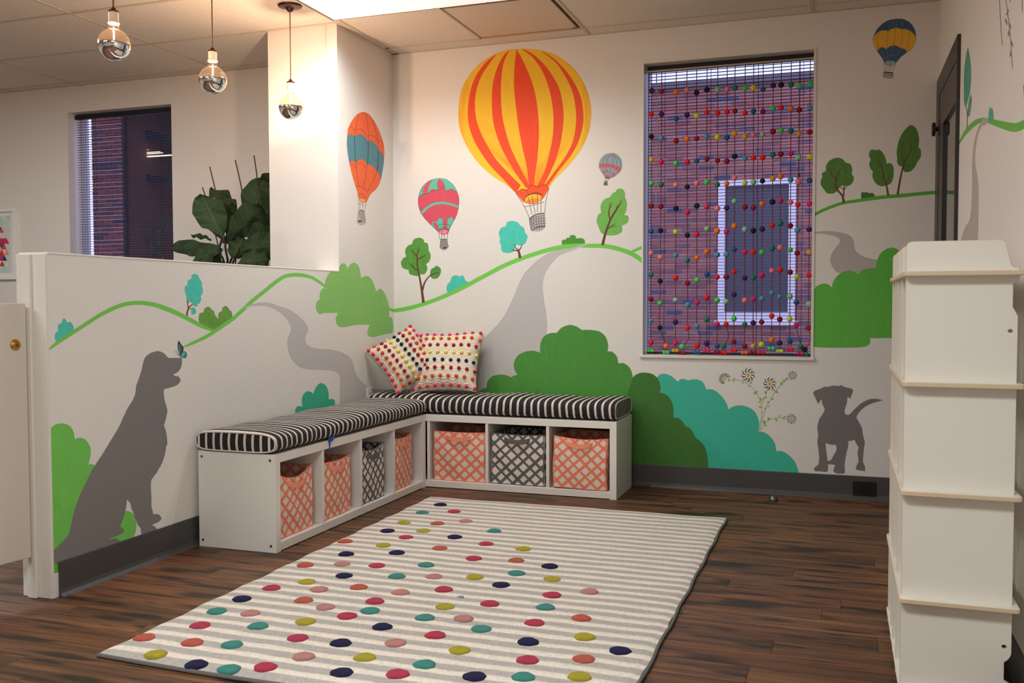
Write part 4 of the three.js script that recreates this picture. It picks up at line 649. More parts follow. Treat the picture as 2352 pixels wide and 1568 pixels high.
{
  const order = ['coral', 'coral', 'grey', 'coral'], hs = [0.285, 0.275, 0.285, 0.29], sags = [0.034, 0.008, 0.02, 0.012];
  const lab = ['coral lattice fabric bin with a deeply sagging rim in the half wall bench', 'coral lattice fabric bin between another coral bin and a grey one', 'grey lattice fabric bin in the bench along the half wall', 'coral lattice fabric bin in the corner cubby of the half wall bench'];
  cellsL.forEach(([a, b], i) => {
    const w = [0.285, 0.268, 0.262, 0.24][i], t = bin(order[i], w, hs[i], 0.3, sags[i], lab[i], 'lattice bins in the benches');
    const z = 1.961 - a - 0.006 - w / 2;
    t.rotation.y = Math.PI / 2 + [0.02, 0.015, 0.0, 0.02][i]; t.position.set(XU - 0.175, FLY, z - 0.004);
  });
  const o2 = [null, 'coral', 'grey', 'coral'], lab2 = ['', 'coral lattice fabric bin in the back wall bench next to the corner', 'grey lattice fabric bin in the bench under the window', 'tilted coral lattice fabric bin at the free end of the back wall bench'];
  cellsR.forEach(([a, b], i) => {
    if (!o2[i]) return;
    const w = [0, 0.312, 0.312, 0.298][i], t = bin(o2[i], w, [0, 0.285, 0.288, 0.285][i], 0.29, [0, 0.004, 0.006, 0.012][i], lab2[i], 'lattice bins in the benches');
    t.position.set(1.532 - L2 + (a + b) / 2 + [0, 0.006, 0.002, 0.004][i], FLY, ZR - 0.165 + (i === 3 ? 0.012 : 0));
    t.rotation.y = [0, 0, -0.02, -0.03][i]; t.rotation.z = [0, 0.004, 0, -0.018][i]; if (i === 3) t.position.y += 0.003;
  });
}

// ---------------------------------------------------------------- pompom pillows
function fuzzBall(r, amp, detail, s0) {
  let g = new THREE.IcosahedronGeometry(r, detail); g.deleteAttribute('uv'); g.deleteAttribute('normal'); g = mergeVertices(g, 1e-5);
  const p = g.attributes.position;
  for (let i = 0; i < p.count; i++) { const k = 1 + amp * (PERM[(i * 7 + s0) & 255] / 255 - 0.5); p.setXYZ(i, p.getX(i) * k, p.getY(i) * k, p.getZ(i) * k); }
  g.computeVertexNormals(); return g;
}
const felt = (c) => mat(c, 0.95, { });
const pomGeo = [fuzzBall(0.0108, 0.2, 3, 3), fuzzBall(0.0108, 0.2, 3, 77)];
const PCOL = { pink: felt([226, 46, 82]), orange: felt([226, 84, 32]), maroon: felt([166, 22, 40]), yellow: felt([236, 214, 82]), navy: felt([24, 34, 58]) };
const ROWS = ['pink', 'orange', 'maroon', 'yellow', 'navy', 'maroon', 'orange', 'pink'];
const knitTex = gray(512, 512, (u, v) => { const w = v * 26 + 0.35 * Math.sin(u * 40) + 0.8 * vnoise(u * 14, v * 14, 14, 14), row = Math.abs(Math.sin(w * Math.PI)), st = Math.abs(Math.sin((u * 60 + Math.floor(w) * 0.5) * Math.PI)); return 0.2 + 0.55 * row + 0.25 * st * row; });
function pillow(size, thick, label, upright) {
  const t = thing('pompom_pillow', label, 'pillow');
  const N = 36, pos = [], uv = [], idx = [];
  const pt = (u, v, side) => {                     // u, v in -1..1
    const x = u * size / 2 * (1 - 0.10 * (1 - v * v) * Math.abs(u) ** 3), y = v * size / 2 * (1 - 0.10 * (1 - u * u) * Math.abs(v) ** 3);
    const h = thick / 2 * Math.max(0, (1 - u ** 4)) ** 0.62 * Math.max(0, (1 - v ** 4)) ** 0.62 * (1 - 0.12 * Math.sin(u * 3 + v * 2)) + 0.0035 * Math.sin(v * 26 + Math.sin(u * 9)) * (1 - u * u) * (1 - v * v);
    return V(x, y, side * Math.max(h, 0.002));
  };
  for (const side of [1, -1]) for (let i = 0; i <= N; i++) for (let j = 0; j <= N; j++) { const u = -1 + 2 * i / N, v = -1 + 2 * j / N, p = pt(u, v, side); pos.push(p.x, p.y, p.z); uv.push(upright ? i / N : j / N, upright ? j / N : i / N); }
  const M2 = (N + 1) * (N + 1);
  for (let i = 0; i < N; i++) for (let j = 0; j < N; j++) { const a = i * (N + 1) + j, b = a + N + 1; idx.push(a, b, a + 1, b, b + 1, a + 1); const c = a + M2, d = b + M2; idx.push(c, c + 1, d, d, c + 1, d + 1); }
  const g = new THREE.BufferGeometry(); g.setAttribute('position', new THREE.Float32BufferAttribute(pos, 3)); g.setAttribute('uv', new THREE.Float32BufferAttribute(uv, 2)); g.setIndex(idx); g.computeVertexNormals();
  part('pillow_cover', g, mat([226, 213, 192], 0.95, { bumpMap: knitTex, bumpScale: 0.004 }), t);
  ROWS.forEach((c, r) => {
    for (let k = 0; k < 9; k++) {
      const a = -0.93 + r * (1.86 / 7), b = -0.94 + k * (1.88 / 8) + (r % 2 ? 0.03 : -0.02), u = upright ? b : -(-a) , v = upright ? -a : b;
      const p = pt(upright ? b : a, upright ? -a : b, 1), m = part('pompom', pomGeo[(r + k) % 2], PCOL[c], t);
      m.position.copy(p); m.position.z += 0.006; m.rotation.set(r, k, 0);
    }
  });
  return t;
}
{
  const p2 = pillow(0.41, 0.15, 'cream knit pillow with level rows of pompoms leaning on the back wall', true);
  p2.rotation.order = 'YXZ'; p2.rotation.set(-0.60, 0.06, 0.05); p2.position.set(0.445, 0.702, 0.185);
  const p1 = pillow(0.335, 0.12, 'cream knit pillow with slanting pompom rows leaning in the corner', false);
  p1.rotation.order = 'YXZ'; p1.rotation.set(-0.50, 0.62, 0.52); p1.position.set(0.205, 0.722, 0.285);
}

// ---------------------------------------------------------------- rug
{
  const X0 = 0.567, X1 = 2.14, Z0 = 0.712, Z1 = 3.135, TH = 0.013, N = 33;
  const rug = thing('rug', 'cream and grey striped rug scattered with coloured tufted dots', 'rug', [X0, 0, Z0]);
  const tex = dataTex(1024, 2048, (u, v, x, y) => {
    const wob = (vnoise(u * 24, v * 90, 24, 90) - 0.5) * 0.10 + 0.03 * Math.sin(u * 9), ph = v * N + wob, f = ph - Math.floor(ph), grain = (PERM[(x * 7 + PERM[y & 255]) & 255] / 255 - 0.5) * 20 + (vnoise(u * 256, v * 256) - 0.5) * 16;
    const k = f < 0.46 ? 1 : 0, edge = Math.min(Math.abs(f - 0.46), f, 1 - f) * 14, m = Math.min(1, edge) * 0.9 + 0.1, a = k ? [228, 219, 204] : [176, 171, 165], b = [202, 195, 184];
    return a.map((q, i) => b[i] + (q - b[i]) * m + grain);
  }, true);
  const bump = gray(1024, 1024, (u, v, x, y) => { const f = (v * N) % 1, s = f < 0.46 ? 0.55 + 0.35 * Math.sin(f / 0.46 * Math.PI) : 0.3; return s + (PERM[(x * 5 + PERM[y & 255]) & 255] / 255 - 0.5) * 0.25; });
  const nx = 60, nz = 132, g = new THREE.BoxGeometry(X1 - X0, TH, Z1 - Z0, nx, 1, nz), p = g.attributes.position, nn = g.attributes.normal, uv = g.attributes.uv, w = X1 - X0, d = Z1 - Z0;
  g.translate(w / 2, TH / 2, d / 2);
  for (let i = 0; i < p.count; i++) {
    let x = p.getX(i), z = p.getZ(i); uv.setXY(i, x / w, z / d);
    const ex = Math.max(0, 1 - Math.min(x, w - x) / 0.03), ez = Math.max(0, 1 - Math.min(z, d - z) / 0.03);
    p.setX(i, x + 0.004 * Math.sin(z * 27) * (x > w / 2 ? 1 : -1) * ex); p.setZ(i, z + (z > d / 2 ? 0.014 * Math.sin(x * 3.4) : 0.004 * Math.sin(x * 6)) * ez);
    if (p.getY(i) > 0.005) p.setY(i, TH - 0.005 * Math.max(ex, ez) ** 2 + 0.0008 * Math.sin(x * 17 + z * 11));
    else p.setY(i, 0.0005);
  }
  g.computeVertexNormals();
  part('pile', g, mat([255, 255, 255], 1, { map: tex, bumpMap: bump, bumpScale: 0.004 }), rug);
  const bind = mat([148, 146, 138], 0.95, { bumpMap: rep(fineNoise, 30, 2), bumpScale: 0.003 });
  part('binding', tube([...Array(25)].map((_, i) => V(w * i / 24, 0.007, d + 0.004 + 0.014 * Math.sin(w * i / 24 * 3.4))), 0.0065, 120, 8), bind, rug);
  part('binding', tube([...Array(25)].map((_, i) => V(w + 0.003 + 0.003 * Math.sin(i * 1.7), 0.0062, d * i / 24)), 0.0058, 120, 8), mat([136, 140, 134], 0.95, { bumpMap: rep(fineNoise, 30, 2), bumpScale: 0.003 }), rug);
  const dc = { N: [30, 30, 84], T: [84, 176, 164], H: [228, 74, 104], Y: [218, 204, 62], C: [238, 118, 94], p: [236, 168, 160] };
  const dm = Object.fromEntries(Object.entries(dc).map(([k, c]) => [k, mat(c, 1, { bumpMap: rep(fineNoise, 2, 2), bumpScale: 0.003 })]));
  const names = { N: 'navy', T: 'teal', H: 'rose', Y: 'yellow', C: 'coral', p: 'pale pink' };
  const dg = [0, 1, 2, 3].map((s) => {
    const G0 = new THREE.SphereGeometry(1, 26, 8, 0, Math.PI * 2, 0, Math.PI / 2), q = G0.attributes.position;
    for (let i = 0; i < q.count; i++) { const a = Math.atan2(q.getZ(i), q.getX(i)), k = 1 + 0.04 * Math.sin(a * 3 + s * 2) + 0.03 * Math.sin(a * 7 + s) + 0.02 * Math.sin(a * 13); q.setXYZ(i, q.getX(i) * k * 0.034, (Math.max(0, q.getY(i)) ** 0.7) * 0.011 - 0.001, q.getZ(i) * k * 0.033); }
    G0.computeVertexNormals(); return G0;
  });
  const dots = [1012, 1156, 'N', 970, 1174, 'T', 1043, 1172, 'H', 928, 1197, 'Y', 1005, 1199, 'C', 1069, 1194, 'p', 890, 1216, 'N', 973, 1216, 'Y', 1135, 1216, 'T', 932, 1231, 'H', 1044, 1230, 'N', 793, 1240, 'C', 881, 1249, 'Y', 1116, 1246, 'H', 1010, 1256, 'C', 1202, 1257, 'Y', 912, 1266, 'N', 795, 1269, 'N', 1088, 1279, 'H', 1186, 1284, 'C', 979, 1294, 'T', 701, 1294, 'C', 786, 1292, 'p', 866, 1296, 'H', 1263, 1297, 'N', 1186, 1313, 'T', 790, 1319, 'N', 912, 1320, 'T', 997, 1321, 'p', 1090, 1322, 'Y', 1268, 1327, 'Y', 705, 1333, 'Y', 624, 1347, 'H', 824, 1345, 'C', 1151, 1340, 'N', 733, 1350, 'p', 920, 1357, 'p', 1019, 1350, 'H', 1268, 1363, 'H', 1354, 1355, 'p', 698, 1375, 'C', 861, 1377, 'H', 555, 1372, 'N', 1125, 1383, 'H', 1253, 1391, 'T', 1022, 1390, 'Y', 747, 1391, 'p', 850, 1399, 'T', 498, 1400, 'T', 575, 1405, 'p', 797, 1411, 'H', 976, 1415, 'T', 1065, 1417, 'p', 1335, 1416, 'C', 701, 1424, 'Y', 1228, 1427, 'H', 593, 1434, 'T', 878, 1436, 'N', 1105, 1441, 'T', 460, 1433, 'H', 1000, 1455, 'H', 1343, 1459, 'Y', 684, 1462, 'H', 332, 1461, 'C', 442, 1472, 'C', 1213, 1470, 'N', 908, 1473, 'p', 783, 1473, 'N', 533, 1477, 'T', 1424, 1491, 'N', 1055, 1490, 'Y', 358, 1499, 'Y', 838, 1506, 'Y', 697, 1504, 'p', 1341, 1510, 'C', 1212, 1512, 'H', 975, 1522, 'T', 451, 1522, 'N', 609, 1528, 'H', 526, 1533, 'T', 785, 1541, 'N', 913, 1544, 'H', 1090, 1550, 'N', 1202, 1551, 'T', 1331, 1550, 'Y'];
  for (let i = 0; i < dots.length; i += 3) {
    const q = hit(dots[i], dots[i + 1] + 2, 'y', 0.016), m = part('tufted_dot', dg[(i / 3) % 4], dm[dots[i + 2]], rug);
    m.position.set(q.x - X0, 0.0125, q.z - Z0); m.rotation.y = rr(-0.4, 0.4); m.userData = { label: `${names[dots[i + 2]]} raised tufted dot` };
  }
  // a curl of blue thread lying on the rug
  const q = hit(1058, 1371, 'y', 0.015);
  single('loose_thread', tube([V(-0.012, 0, 0.004), V(-0.004, 0.001, -0.007), V(0.008, 0.002, -0.006), V(0.011, 0.001, 0.003), V(0.002, 0, 0.006), V(-0.003, 0, 0.001)], 0.0012, 40, 6).translate(q.x, 0.0155, q.z), mat([56, 84, 140], 0.9), 'small curl of blue thread lying on the rug', 'thread');
}

// ---------------------------------------------------------------- slot-together shelf unit
{
  const x0 = 2.817, x1 = 3.083, zs = [2.70, 2.49, 2.32, 2.205, 2.04], ys = [0.286, 0.569, 0.852, 1.137], t = 0.012;
  const s = thing('shelf_unit', 'white slot-together plywood shelf unit with exposed wood edges by the right wall', 'shelf', [x0, 0, 2.04]);
  const face = mat([228, 224, 212], 0.45), edge = mat([214, 190, 160], 0.6, { bumpMap: rep(fineNoise, 8, 8), bumpScale: 0.0005 });
  const Wd = x1 - x0;
  // upright profile in x (0 = front edge) and y
  const up = new THREE.Shape(); up.moveTo(0, 0.0); up.lineTo(0, 1.198); up.quadraticCurveTo(0, 1.214, 0.016, 1.214); up.lineTo(0.218, 1.214); up.quadraticCurveTo(0.229, 1.213, 0.231, 1.2); up.lineTo(0.242, 1.155); up.quadraticCurveTo(0.245, 1.143, 0.258, 1.143); up.lineTo(Wd - 0.004, 1.143);
  up.lineTo(Wd - 0.004, 1.118); up.quadraticCurveTo(Wd - 0.006, 1.108, Wd - 0.018, 1.104); up.lineTo(Wd - 0.018, 1.045); up.quadraticCurveTo(Wd - 0.012, 1.035, Wd - 0.006, 1.022); up.lineTo(Wd - 0.006, 0.2);
  up.lineTo(Wd - 0.006, 0.16); up.quadraticCurveTo(Wd - 0.01, 0.145, Wd - 0.022, 0.138); up.lineTo(Wd - 0.022, 0.09); up.lineTo(Wd - 0.006, 0.08); up.lineTo(Wd - 0.006, 0); up.lineTo(0, 0);
  for (const y of [0.985, 0.178]) { const h = new THREE.Path(); h.absellipse(Wd - 0.022, y, 0.006, 0.005, 0, Math.PI * 2, true); up.holes.push(h); }
  const ug = new THREE.ExtrudeGeometry(up, { depth: t - 0.003, bevelEnabled: true, bevelThickness: 0.0015, bevelSize: 0.0012, bevelSegments: 1, curveSegments: 8 });
  for (const z of zs) { const m = part('upright_panel', ug, [face, edge], s); m.position.set(0, 0, z - 2.04 - t); }
  // front noses of the uprights between the boards are plain white faces
  for (const y of ys) {
    const sh = new THREE.Shape(), r = 0.012, a = -0.006, b = Wd + 0.008, c = zs[4] - 2.04 - 0.045, d = zs[0] - 2.04 + 0.03;
    sh.moveTo(a + r, -d); sh.lineTo(b - r, -d); sh.quadraticCurveTo(b, -d, b, -d + r); sh.lineTo(b, -c - r); sh.quadraticCurveTo(b, -c, b - r, -c); sh.lineTo(a + r, -c); sh.quadraticCurveTo(a, -c, a, -c - r); sh.lineTo(a, -d + r); sh.quadraticCurveTo(a, -d, a + r, -d);
    const bg = new THREE.ExtrudeGeometry(sh, { depth: t - 0.003, bevelEnabled: true, bevelThickness: 0.0015, bevelSize: 0.0012, bevelSegments: 1, curveSegments: 8 }); bg.rotateX(-Math.PI / 2);
    const m = part('shelf_board', bg, [face, edge], s); m.position.y = y - t + 0.0015;
  }
  part('shelf_board', box(-0.004, Wd - 0.012, 0.028, 0.04, -0.04, 0.69, 0.002), face, s);
}

// ---------------------------------------------------------------- blinds
const slatMat = mat([40, 42, 62], 0.5), cordDark = mat([26, 24, 30], 0.8);
function blind(label, x0, x1, y0, y1, z, cords) {
  const t = thing('venetian_blind', label, 'blind', [x0, y0, z]), w = x1 - x0, h = y1 - y0, pitch = 0.0178, dep = 0.02;
  part('headrail', box(0, w, h - 0.034, h, -0.014, 0.014, 0.002), blackMat, t);
  part('bottom_rail', box(0.002, w - 0.002, 0, 0.012, -0.011, 0.011, 0.003), blackMat, t);
  const prof = []; for (let i = 0; i <= 4; i++) { const a = -0.5 + i / 4; prof.push(new THREE.Vector2(a * dep, 0.0022 * (1 - 4 * a * a))); } for (let i = 4; i >= 0; i--) { const a = -0.5 + i / 4; prof.push(new THREE.Vector2(a * dep, 0.0022 * (1 - 4 * a * a) - 0.0007)); }
  const sg = new THREE.ExtrudeGeometry(new THREE.Shape(prof), { depth: w - 0.006, bevelEnabled: false }); sg.rotateY(Math.PI / 2); sg.translate(0.003, 0, 0);
  for (let y = 0.026; y < h - 0.04; y += pitch) { const m = part('slat', sg, slatMat, t); m.position.y = y; m.rotation.x = 0.05; }
  for (const c of cords) for (const dz of [-0.0105, 0.0105]) part('ladder_cord', new THREE.CylinderGeometry(0.0009, 0.0009, h - 0.03, 6).translate(c, h / 2, dz), cordDark, t);
  return t;
}
const b1 = blind('dark venetian blind behind the strings of pompoms', WX0 + 0.012, WX1 - 0.008, WY0 + 0.008, WY1 - 0.006, -0.085, [0.1, 0.36, 0.62, 0.86]);
{ const q = hit(1836, 402, 'z', -0.06), x = q.x - b1.position.x; part('pull_cord', new THREE.CylinderGeometry(0.001, 0.001, WY1 - 0.04 - q.y, 6).translate(x, (WY1 - 0.04 + q.y) / 2 - b1.position.y, 0.022), cordDark, b1); part('tassel', new THREE.CylinderGeometry(0.003, 0.0055, 0.022, 10).translate(x, q.y - b1.position.y, 0.022), blackMat, b1); part('tilt_wand', new THREE.CylinderGeometry(0.003, 0.003, 0.75, 8).translate(0.055, WY1 - 0.04 - 0.375 - b1.position.y, 0.022), mat([190, 186, 200], 0.3), b1); }
blind('dark venetian blind in the window beyond the half wall', LX0 + 0.012, LX1 - 0.008, 0.91, WY1 - 0.006, -0.07, [0.07, 0.16, 0.44, 0.74]);

// ---------------------------------------------------------------- strings of pompoms
{
  const rodA = hit(1484, 161, 'z', -0.03), rodB = hit(1866, 138, 'z', -0.03), yr = (rodA.y + rodB.y) / 2;
  const rod = thing('curtain_rod', 'thin beige tension rod at the top of the pompom window', 'rod', [0, 0, 0]);
  part('tube', new THREE.CylinderGeometry(0.0055, 0.0055, WX1 - WX0 - 0.018, 14).rotateZ(Math.PI / 2).translate((WX0 + WX1) / 2, yr, -0.03), mat([178, 164, 142], 0.5), rod);
  for (const x of [WX0 + 0.009, WX1 - 0.011]) part('end_cap', new THREE.CylinderGeometry(0.009, 0.009, 0.006, 14).rotateZ(Math.PI / 2).translate(x, yr, -0.03), mat([178, 164, 142], 0.5), rod);
  const pc = { P: ['purple', [66, 28, 92]], R: ['red', [236, 30, 24]], K: ['black', [30, 24, 40]], D: ['gold', [226, 160, 32]], G: ['bright green', [76, 208, 84]], M: ['maroon', [150, 14, 34]], B: ['dark blue', [26, 92, 140]], p: ['pink', [238, 128, 134]], T: ['dark green', [26, 124, 100]], b: ['light blue', [84, 148, 176]], H: ['magenta', [224, 32, 98]], O: ['orange', [246, 120, 26]], Y: ['lime', [204, 216, 50]], g: ['sage', [140, 200, 158]] };
  const pm = Object.fromEntries(Object.entries(pc).map(([k, c]) => [k, felt(c[1])]));
  const pg = [fuzzBall(0.0153, 0.12, 4, 5), fuzzBall(0.0153, 0.12, 4, 91)], small = fuzzBall(0.0105, 0.16, 3, 40);
  const cordTex = canvasTex(32, 128, (c) => { c.fillStyle = 'rgb(96,22,34)'; c.fillRect(0, 0, 32, 128); const cs = ['rgb(226,190,70)', 'rgb(30,20,30)', 'rgb(214,60,40)', 'rgb(30,20,30)', 'rgb(236,226,206)', 'rgb(60,16,40)']; for (let i = 0; i < 22; i++) { c.fillStyle = cs[i % 6]; c.fillRect((i * 11) % 32 - 4, i * 6, 16, 4); } });
  const cordM = mat([255, 255, 255], 0.9, { map: rep(cordTex, 1, 1) });
  const z = -0.03, W2 = (x, y) => hit(1440 + x / 2.063, 80 + y / 2.063, 'z', z);
  const strands = [
    [117, 113, [264, 376, 482, 592, 703, 810, 930, 1035, 1137, 1251, 1355, 1457], 'PRKDGMBpTMbH', null, 'G', 1495],
    [165, 156, [268, 376, 488, 600, 708, 812, 927, 1054, 1166, 1271, 1387, 1474], 'MPbHTMKpKGKO', 186, 'G', 1503],
    [234, 230, [271, 397, 502, 608, 711, 822, 933, 1044, 1150, 1256, 1360, 1459], 'OBMGpKYbRgPH', null, 'D', 1495],
    [284, 288, [262, 380, 493, 601, 720, 840, 949, 1066, 1175, 1280, 1388, 1477], 'pPORKHKTMbRG', 262, 'M', 1507],
    [330, 332, [274, 383, 491, 596, 703, 810, 945, 1056, 1161, 1268, 1379, 1472], 'KYMBpKROGHbR', 333, 'B', 1506],
    [379, 378, [260, 366, 480, 588, 698, 815, 919, 1027, 1134, 1244, 1349, 1462], 'KRbMGHgOBRTP', null, 'H', 1497],
    [430, 427, [260, 370, 484, 596, 709, 822, 929, 1042, 1147, 1257, 1371, 1474], 'gRYMTpObRGHB', null, 'M', 1504],
    [475, 470, [257, 365, 486, 598, 704, 820, 931, 1040, 1146, 1263, 1371, 1474], 'pRBMOPHbMgRT', 458, 'R', 1505],
    [512, 507, [251, 361, 467, 575, 679, 788, 905, 1016, 1122, 1230, 1344, 1453], 'TMDKpgOBRPGM', null, 'R', 1494],
    [560, 558, [253, 370, 482, 586, 700, 815, 921, 1028, 1151, 1258, 1371, 1474], 'GRDbYMgHPpTM', null, 'O', 1504],
    [600, 598, [250, 362, 474, 583, 697, 818, 927, 1029, 1150, 1252, 1364, 1475], 'YBpRgMKRTHPD', null, 'M', 1505],
    [645, 638, [258, 364, 471, 581, 692, 800, 920, 1030, 1139, 1250, 1360, 1467], 'BMgRKOPGHbMY', null, 'R', 1504],
    [693, 686, [240, 349, 458, 568, 682, 791, 902, 1010, 1117, 1222, 1331, 1445], 'PGMTDKRTpbRO', null, 'G', 1485],
    [731, 724, [237, 345, 453, 565, 670, 785, 893, 1007, 1113, 1240, 1347, 1459], 'KRGMOHTpRbMP', null, 'Y', 1497],
    [778, 772, [236, 349, 455, 562, 686, 793, 904, 1018, 1124, 1238, 1346, 1452], 'TOTHbpMGMgYB', null, 'R', 1491],
    [818, 802, [242, 355, 469, 580, 697, 804, 925, 1033, 1145, 1267, 1375, 1475], 'GMDgpRbMYBHT', 822, 'H', 1508],
    [868, 861, [232, 345, 461, 577, 689, 800, 922, 1030, 1138, 1276, 1388, 1490], 'GbMYBHPDRgMK', 842, 'T', 1511]];
  strands.forEach(([xt, xb, ys, cs, endX, tail, ty], si) => {
    const nm = [...cs].slice(0, 3).map((c) => pc[c][0]);
    const t = thing('pompom_string', `hanging pompom string whose top balls run ${nm[0]}, ${nm[1]}, ${nm[2]}`, 'garland', [0, 0, 0], 0, 'pompom strings hung in the window');
    const n = ys.length, at = ys.map((y, i) => W2(i === n - 1 && endX ? endX : xt + (xb - xt) * Math.min(1, (y - 240) / 1120), y));
    t.position.copy(V(at[0].x, yr, z));
    const loc = (p) => p.clone().sub(t.position);
    const cp = [V(at[0].x, yr + 0.004, z), ...at.slice(0, -1)];
    if (endX) { const a = at[n - 2], b = at[n - 1], bow = endX < xb - 4 || si === 4 ? 0.018 : 0.004; cp.push(V(a.x + (b.x - a.x) * 0.35 + bow, a.y + (b.y - a.y) * 0.5, z), V(a.x + (b.x - a.x) * 0.8 + bow * 0.7, a.y + (b.y - a.y) * 0.82, z)); }
    cp.push(at[n - 1]);
    const cg = tube(cp.map(loc), 0.0026, 150, 6), uv = cg.attributes.uv; for (let i = 0; i < uv.count; i++) uv.setXY(i, uv.getY(i), uv.getX(i) * 34);
    part('cord', cg, cordM, t);
    at.forEach((p, i) => { const m = part('pompom', pg[(i + si) % 2], pm[cs[i]], t); m.position.copy(loc(p)); m.rotation.set(i * 1.3, si, 0); m.scale.setScalar(0.94 + 0.12 * (PERM[i + si * 13] / 255)); });
    const q = W2((endX ?? xb), ty), e = at[n - 1];
    for (const dx of [-0.011, 0.010]) {
      const end = V(q.x + dx, Math.max(q.y, WY0 + 0.019), z + (dx > 0 ? 0.005 : -0.004));
      part('tail_cord', tube([loc(e), loc(V((e.x * 1 + end.x) / 2 + dx * 0.2, (e.y + end.y) / 2, z)), loc(end)], 0.0018, 8, 5), cordM, t);
      part('tail_pompom', small, pm[tail], t).position.copy(loc(end));
    }
  });
}

// ---------------------------------------------------------------- fiddle leaf plant behind the half wall
{
  const base = hit(535, 640, 'z', 0.5);
  const t = thing('fiddle_leaf_plant', 'dark green fiddle leaf plant with bare stakes behind the half wall', 'plant', [base.x, 0, 0.5]);
  const loc = (u, v, z) => hit(380 + u / 5.6, 340 + v / 5.6, 'z', z).sub(t.position);
  const leafTex = canvasTex(256, 512, (c) => {
    c.fillStyle = 'rgb(38,64,22)'; c.fillRect(0, 0, 256, 512);
    for (let i = 0; i < 500; i++) { c.fillStyle = `rgba(${rnd() < 0.5 ? '20,42,12' : '58,90,32'},0.10)`; c.beginPath(); c.ellipse(rnd() * 256, rnd() * 512, rr(6, 26), rr(4, 12), rnd() * 3, 0, 7); c.fill(); }
    c.strokeStyle = 'rgb(76,100,44)'; c.lineWidth = 6; c.beginPath(); c.moveTo(128, 0); c.lineTo(128, 512); c.stroke(); c.lineWidth = 2.4;
    for (let i = 0; i < 8; i++) for (const s of [-1, 1]) { c.beginPath(); c.moveTo(128, 500 - i * 62); c.quadraticCurveTo(128 + s * 60, 470 - i * 62, 128 + s * 126, 410 - i * 62); c.stroke(); }
  });
  const leafMat = new THREE.MeshPhysicalMaterial({ color: 0xffffff, map: leafTex, roughness: 0.42, side: THREE.DoubleSide, bumpMap: rep(fineNoise, 2, 4), bumpScale: 0.002 });
  const stemMat = mat([70, 54, 38], 0.8), stakeMat = mat([64, 48, 38], 0.7);
  function leaf(b, tip, width, bend, roll, wave) {
    const dir = tip.clone().sub(b), L = dir.length(); dir.normalize();
    const toCam = CAM.clone().sub(t.position).sub(b).normalize(); let side = dir.clone().cross(toCam).normalize(); let nrm = side.clone().cross(dir).normalize();
    side.applyAxisAngle(dir, roll); nrm.applyAxisAngle(dir, roll);
    const NL = 18, NW = 10, pos = [], uv = [], idx = [];
    for (let i = 0; i <= NL; i++) {
      const s = i / NL, w = width * (s < 0.06 ? 0.08 + s * 2 : (0.30 + 0.28 * Math.sin(Math.min(1, s / 0.45) * 1.9) + 0.5 * Math.sin(Math.PI * Math.min(1, Math.max(0, (s - 0.12) / 0.88)) ** 1.25)) * Math.sqrt(Math.max(0, 1 - ((s - 0.5) / 0.5) ** 6))) * 0.62;
      for (let j = 0; j <= NW; j++) {
        const k = -1 + 2 * j / NW, cup = bend * L * Math.sin(s * Math.PI) * 0.5 - Math.abs(k) * w * 0.25 + wave * 0.02 * Math.sin(s * 17 + k * 2) * Math.abs(k), drop = bend * L * 0.35 * s * s;
        const p = b.clone().addScaledVector(dir, s * L).addScaledVector(side, k * w).addScaledVector(nrm, cup).add(V(0, -Math.abs(drop) * 0.3, 0));
        pos.push(p.x, p.y, p.z); uv.push(j / NW, s);
      }
    }
    for (let i = 0; i < NL; i++) for (let j = 0; j < NW; j++) { const a = i * (NW + 1) + j, c = a + NW + 1; idx.push(a, c, a + 1, c, c + 1, a + 1); }
    const g = new THREE.BufferGeometry(); g.setAttribute('position', new THREE.Float32BufferAttribute(pos, 3)); g.setAttribute('uv', new THREE.Float32BufferAttribute(uv, 2)); g.setIndex(idx); g.computeVertexNormals();
    part('leaf', g, leafMat, t);
  }
  const S = 1 / 5.6 * 0.00235;                      // zoomed pixels to metres at the plant
  for (const [bu, bv, tu, tv, w, z, bend, roll, wave] of [
    [735, 1150, 455, 590, 330, 0.62, 0.10, 0.15, 1.0], [740, 1290, 75, 1262, 175, 0.66, 0.12, -0.3, 0.6], [720, 1300, 335, 1470, 190, 0.70, 0.12, 0.4, 0.8], [930, 880, 600, 505, 210, 0.46, 0.2, 0.6, 1.2],
    [1080, 1010, 1270, 380, 360, 0.52, 0.08, -0.2, 1.0], [960, 1300, 1440, 1240, 300, 0.64, 0.1, 0.1, 0.8], [800, 1180, 1240, 740, 300, 0.58, 0.1, 0.2, 1.0], [590, 1180, 335, 1110, 85, 0.56, 0.1, 0.9, 0.4],
    [1230, 1060, 1400, 620, 260, 0.48, 0.1, 0.3, 1.0], [850, 1420, 1010, 1150, 260, 0.60, 0.1, -0.4, 0.8], [1090, 1330, 1330, 960, 260, 0.56, 0.1, 0.3, 0.8], [930, 1480, 1330, 1420, 260, 0.66, 0.1, -0.2, 0.6],
    [770, 1230, 860, 690, 170, 0.5, 0.14, 0.7, 1.0], [1180, 560, 1370, 330, 150, 0.44, 0.1, 0.2, 1.0], [700, 1340, 560, 1560, 200, 0.68, 0.1, 0.2, 0.6], [1000, 1150, 1150, 820, 240, 0.44, 0.1, -0.5, 1.0]]) leaf(loc(bu, bv, z), loc(tu, tv, z - 0.05), w * S * 1.05, bend, roll, wave);
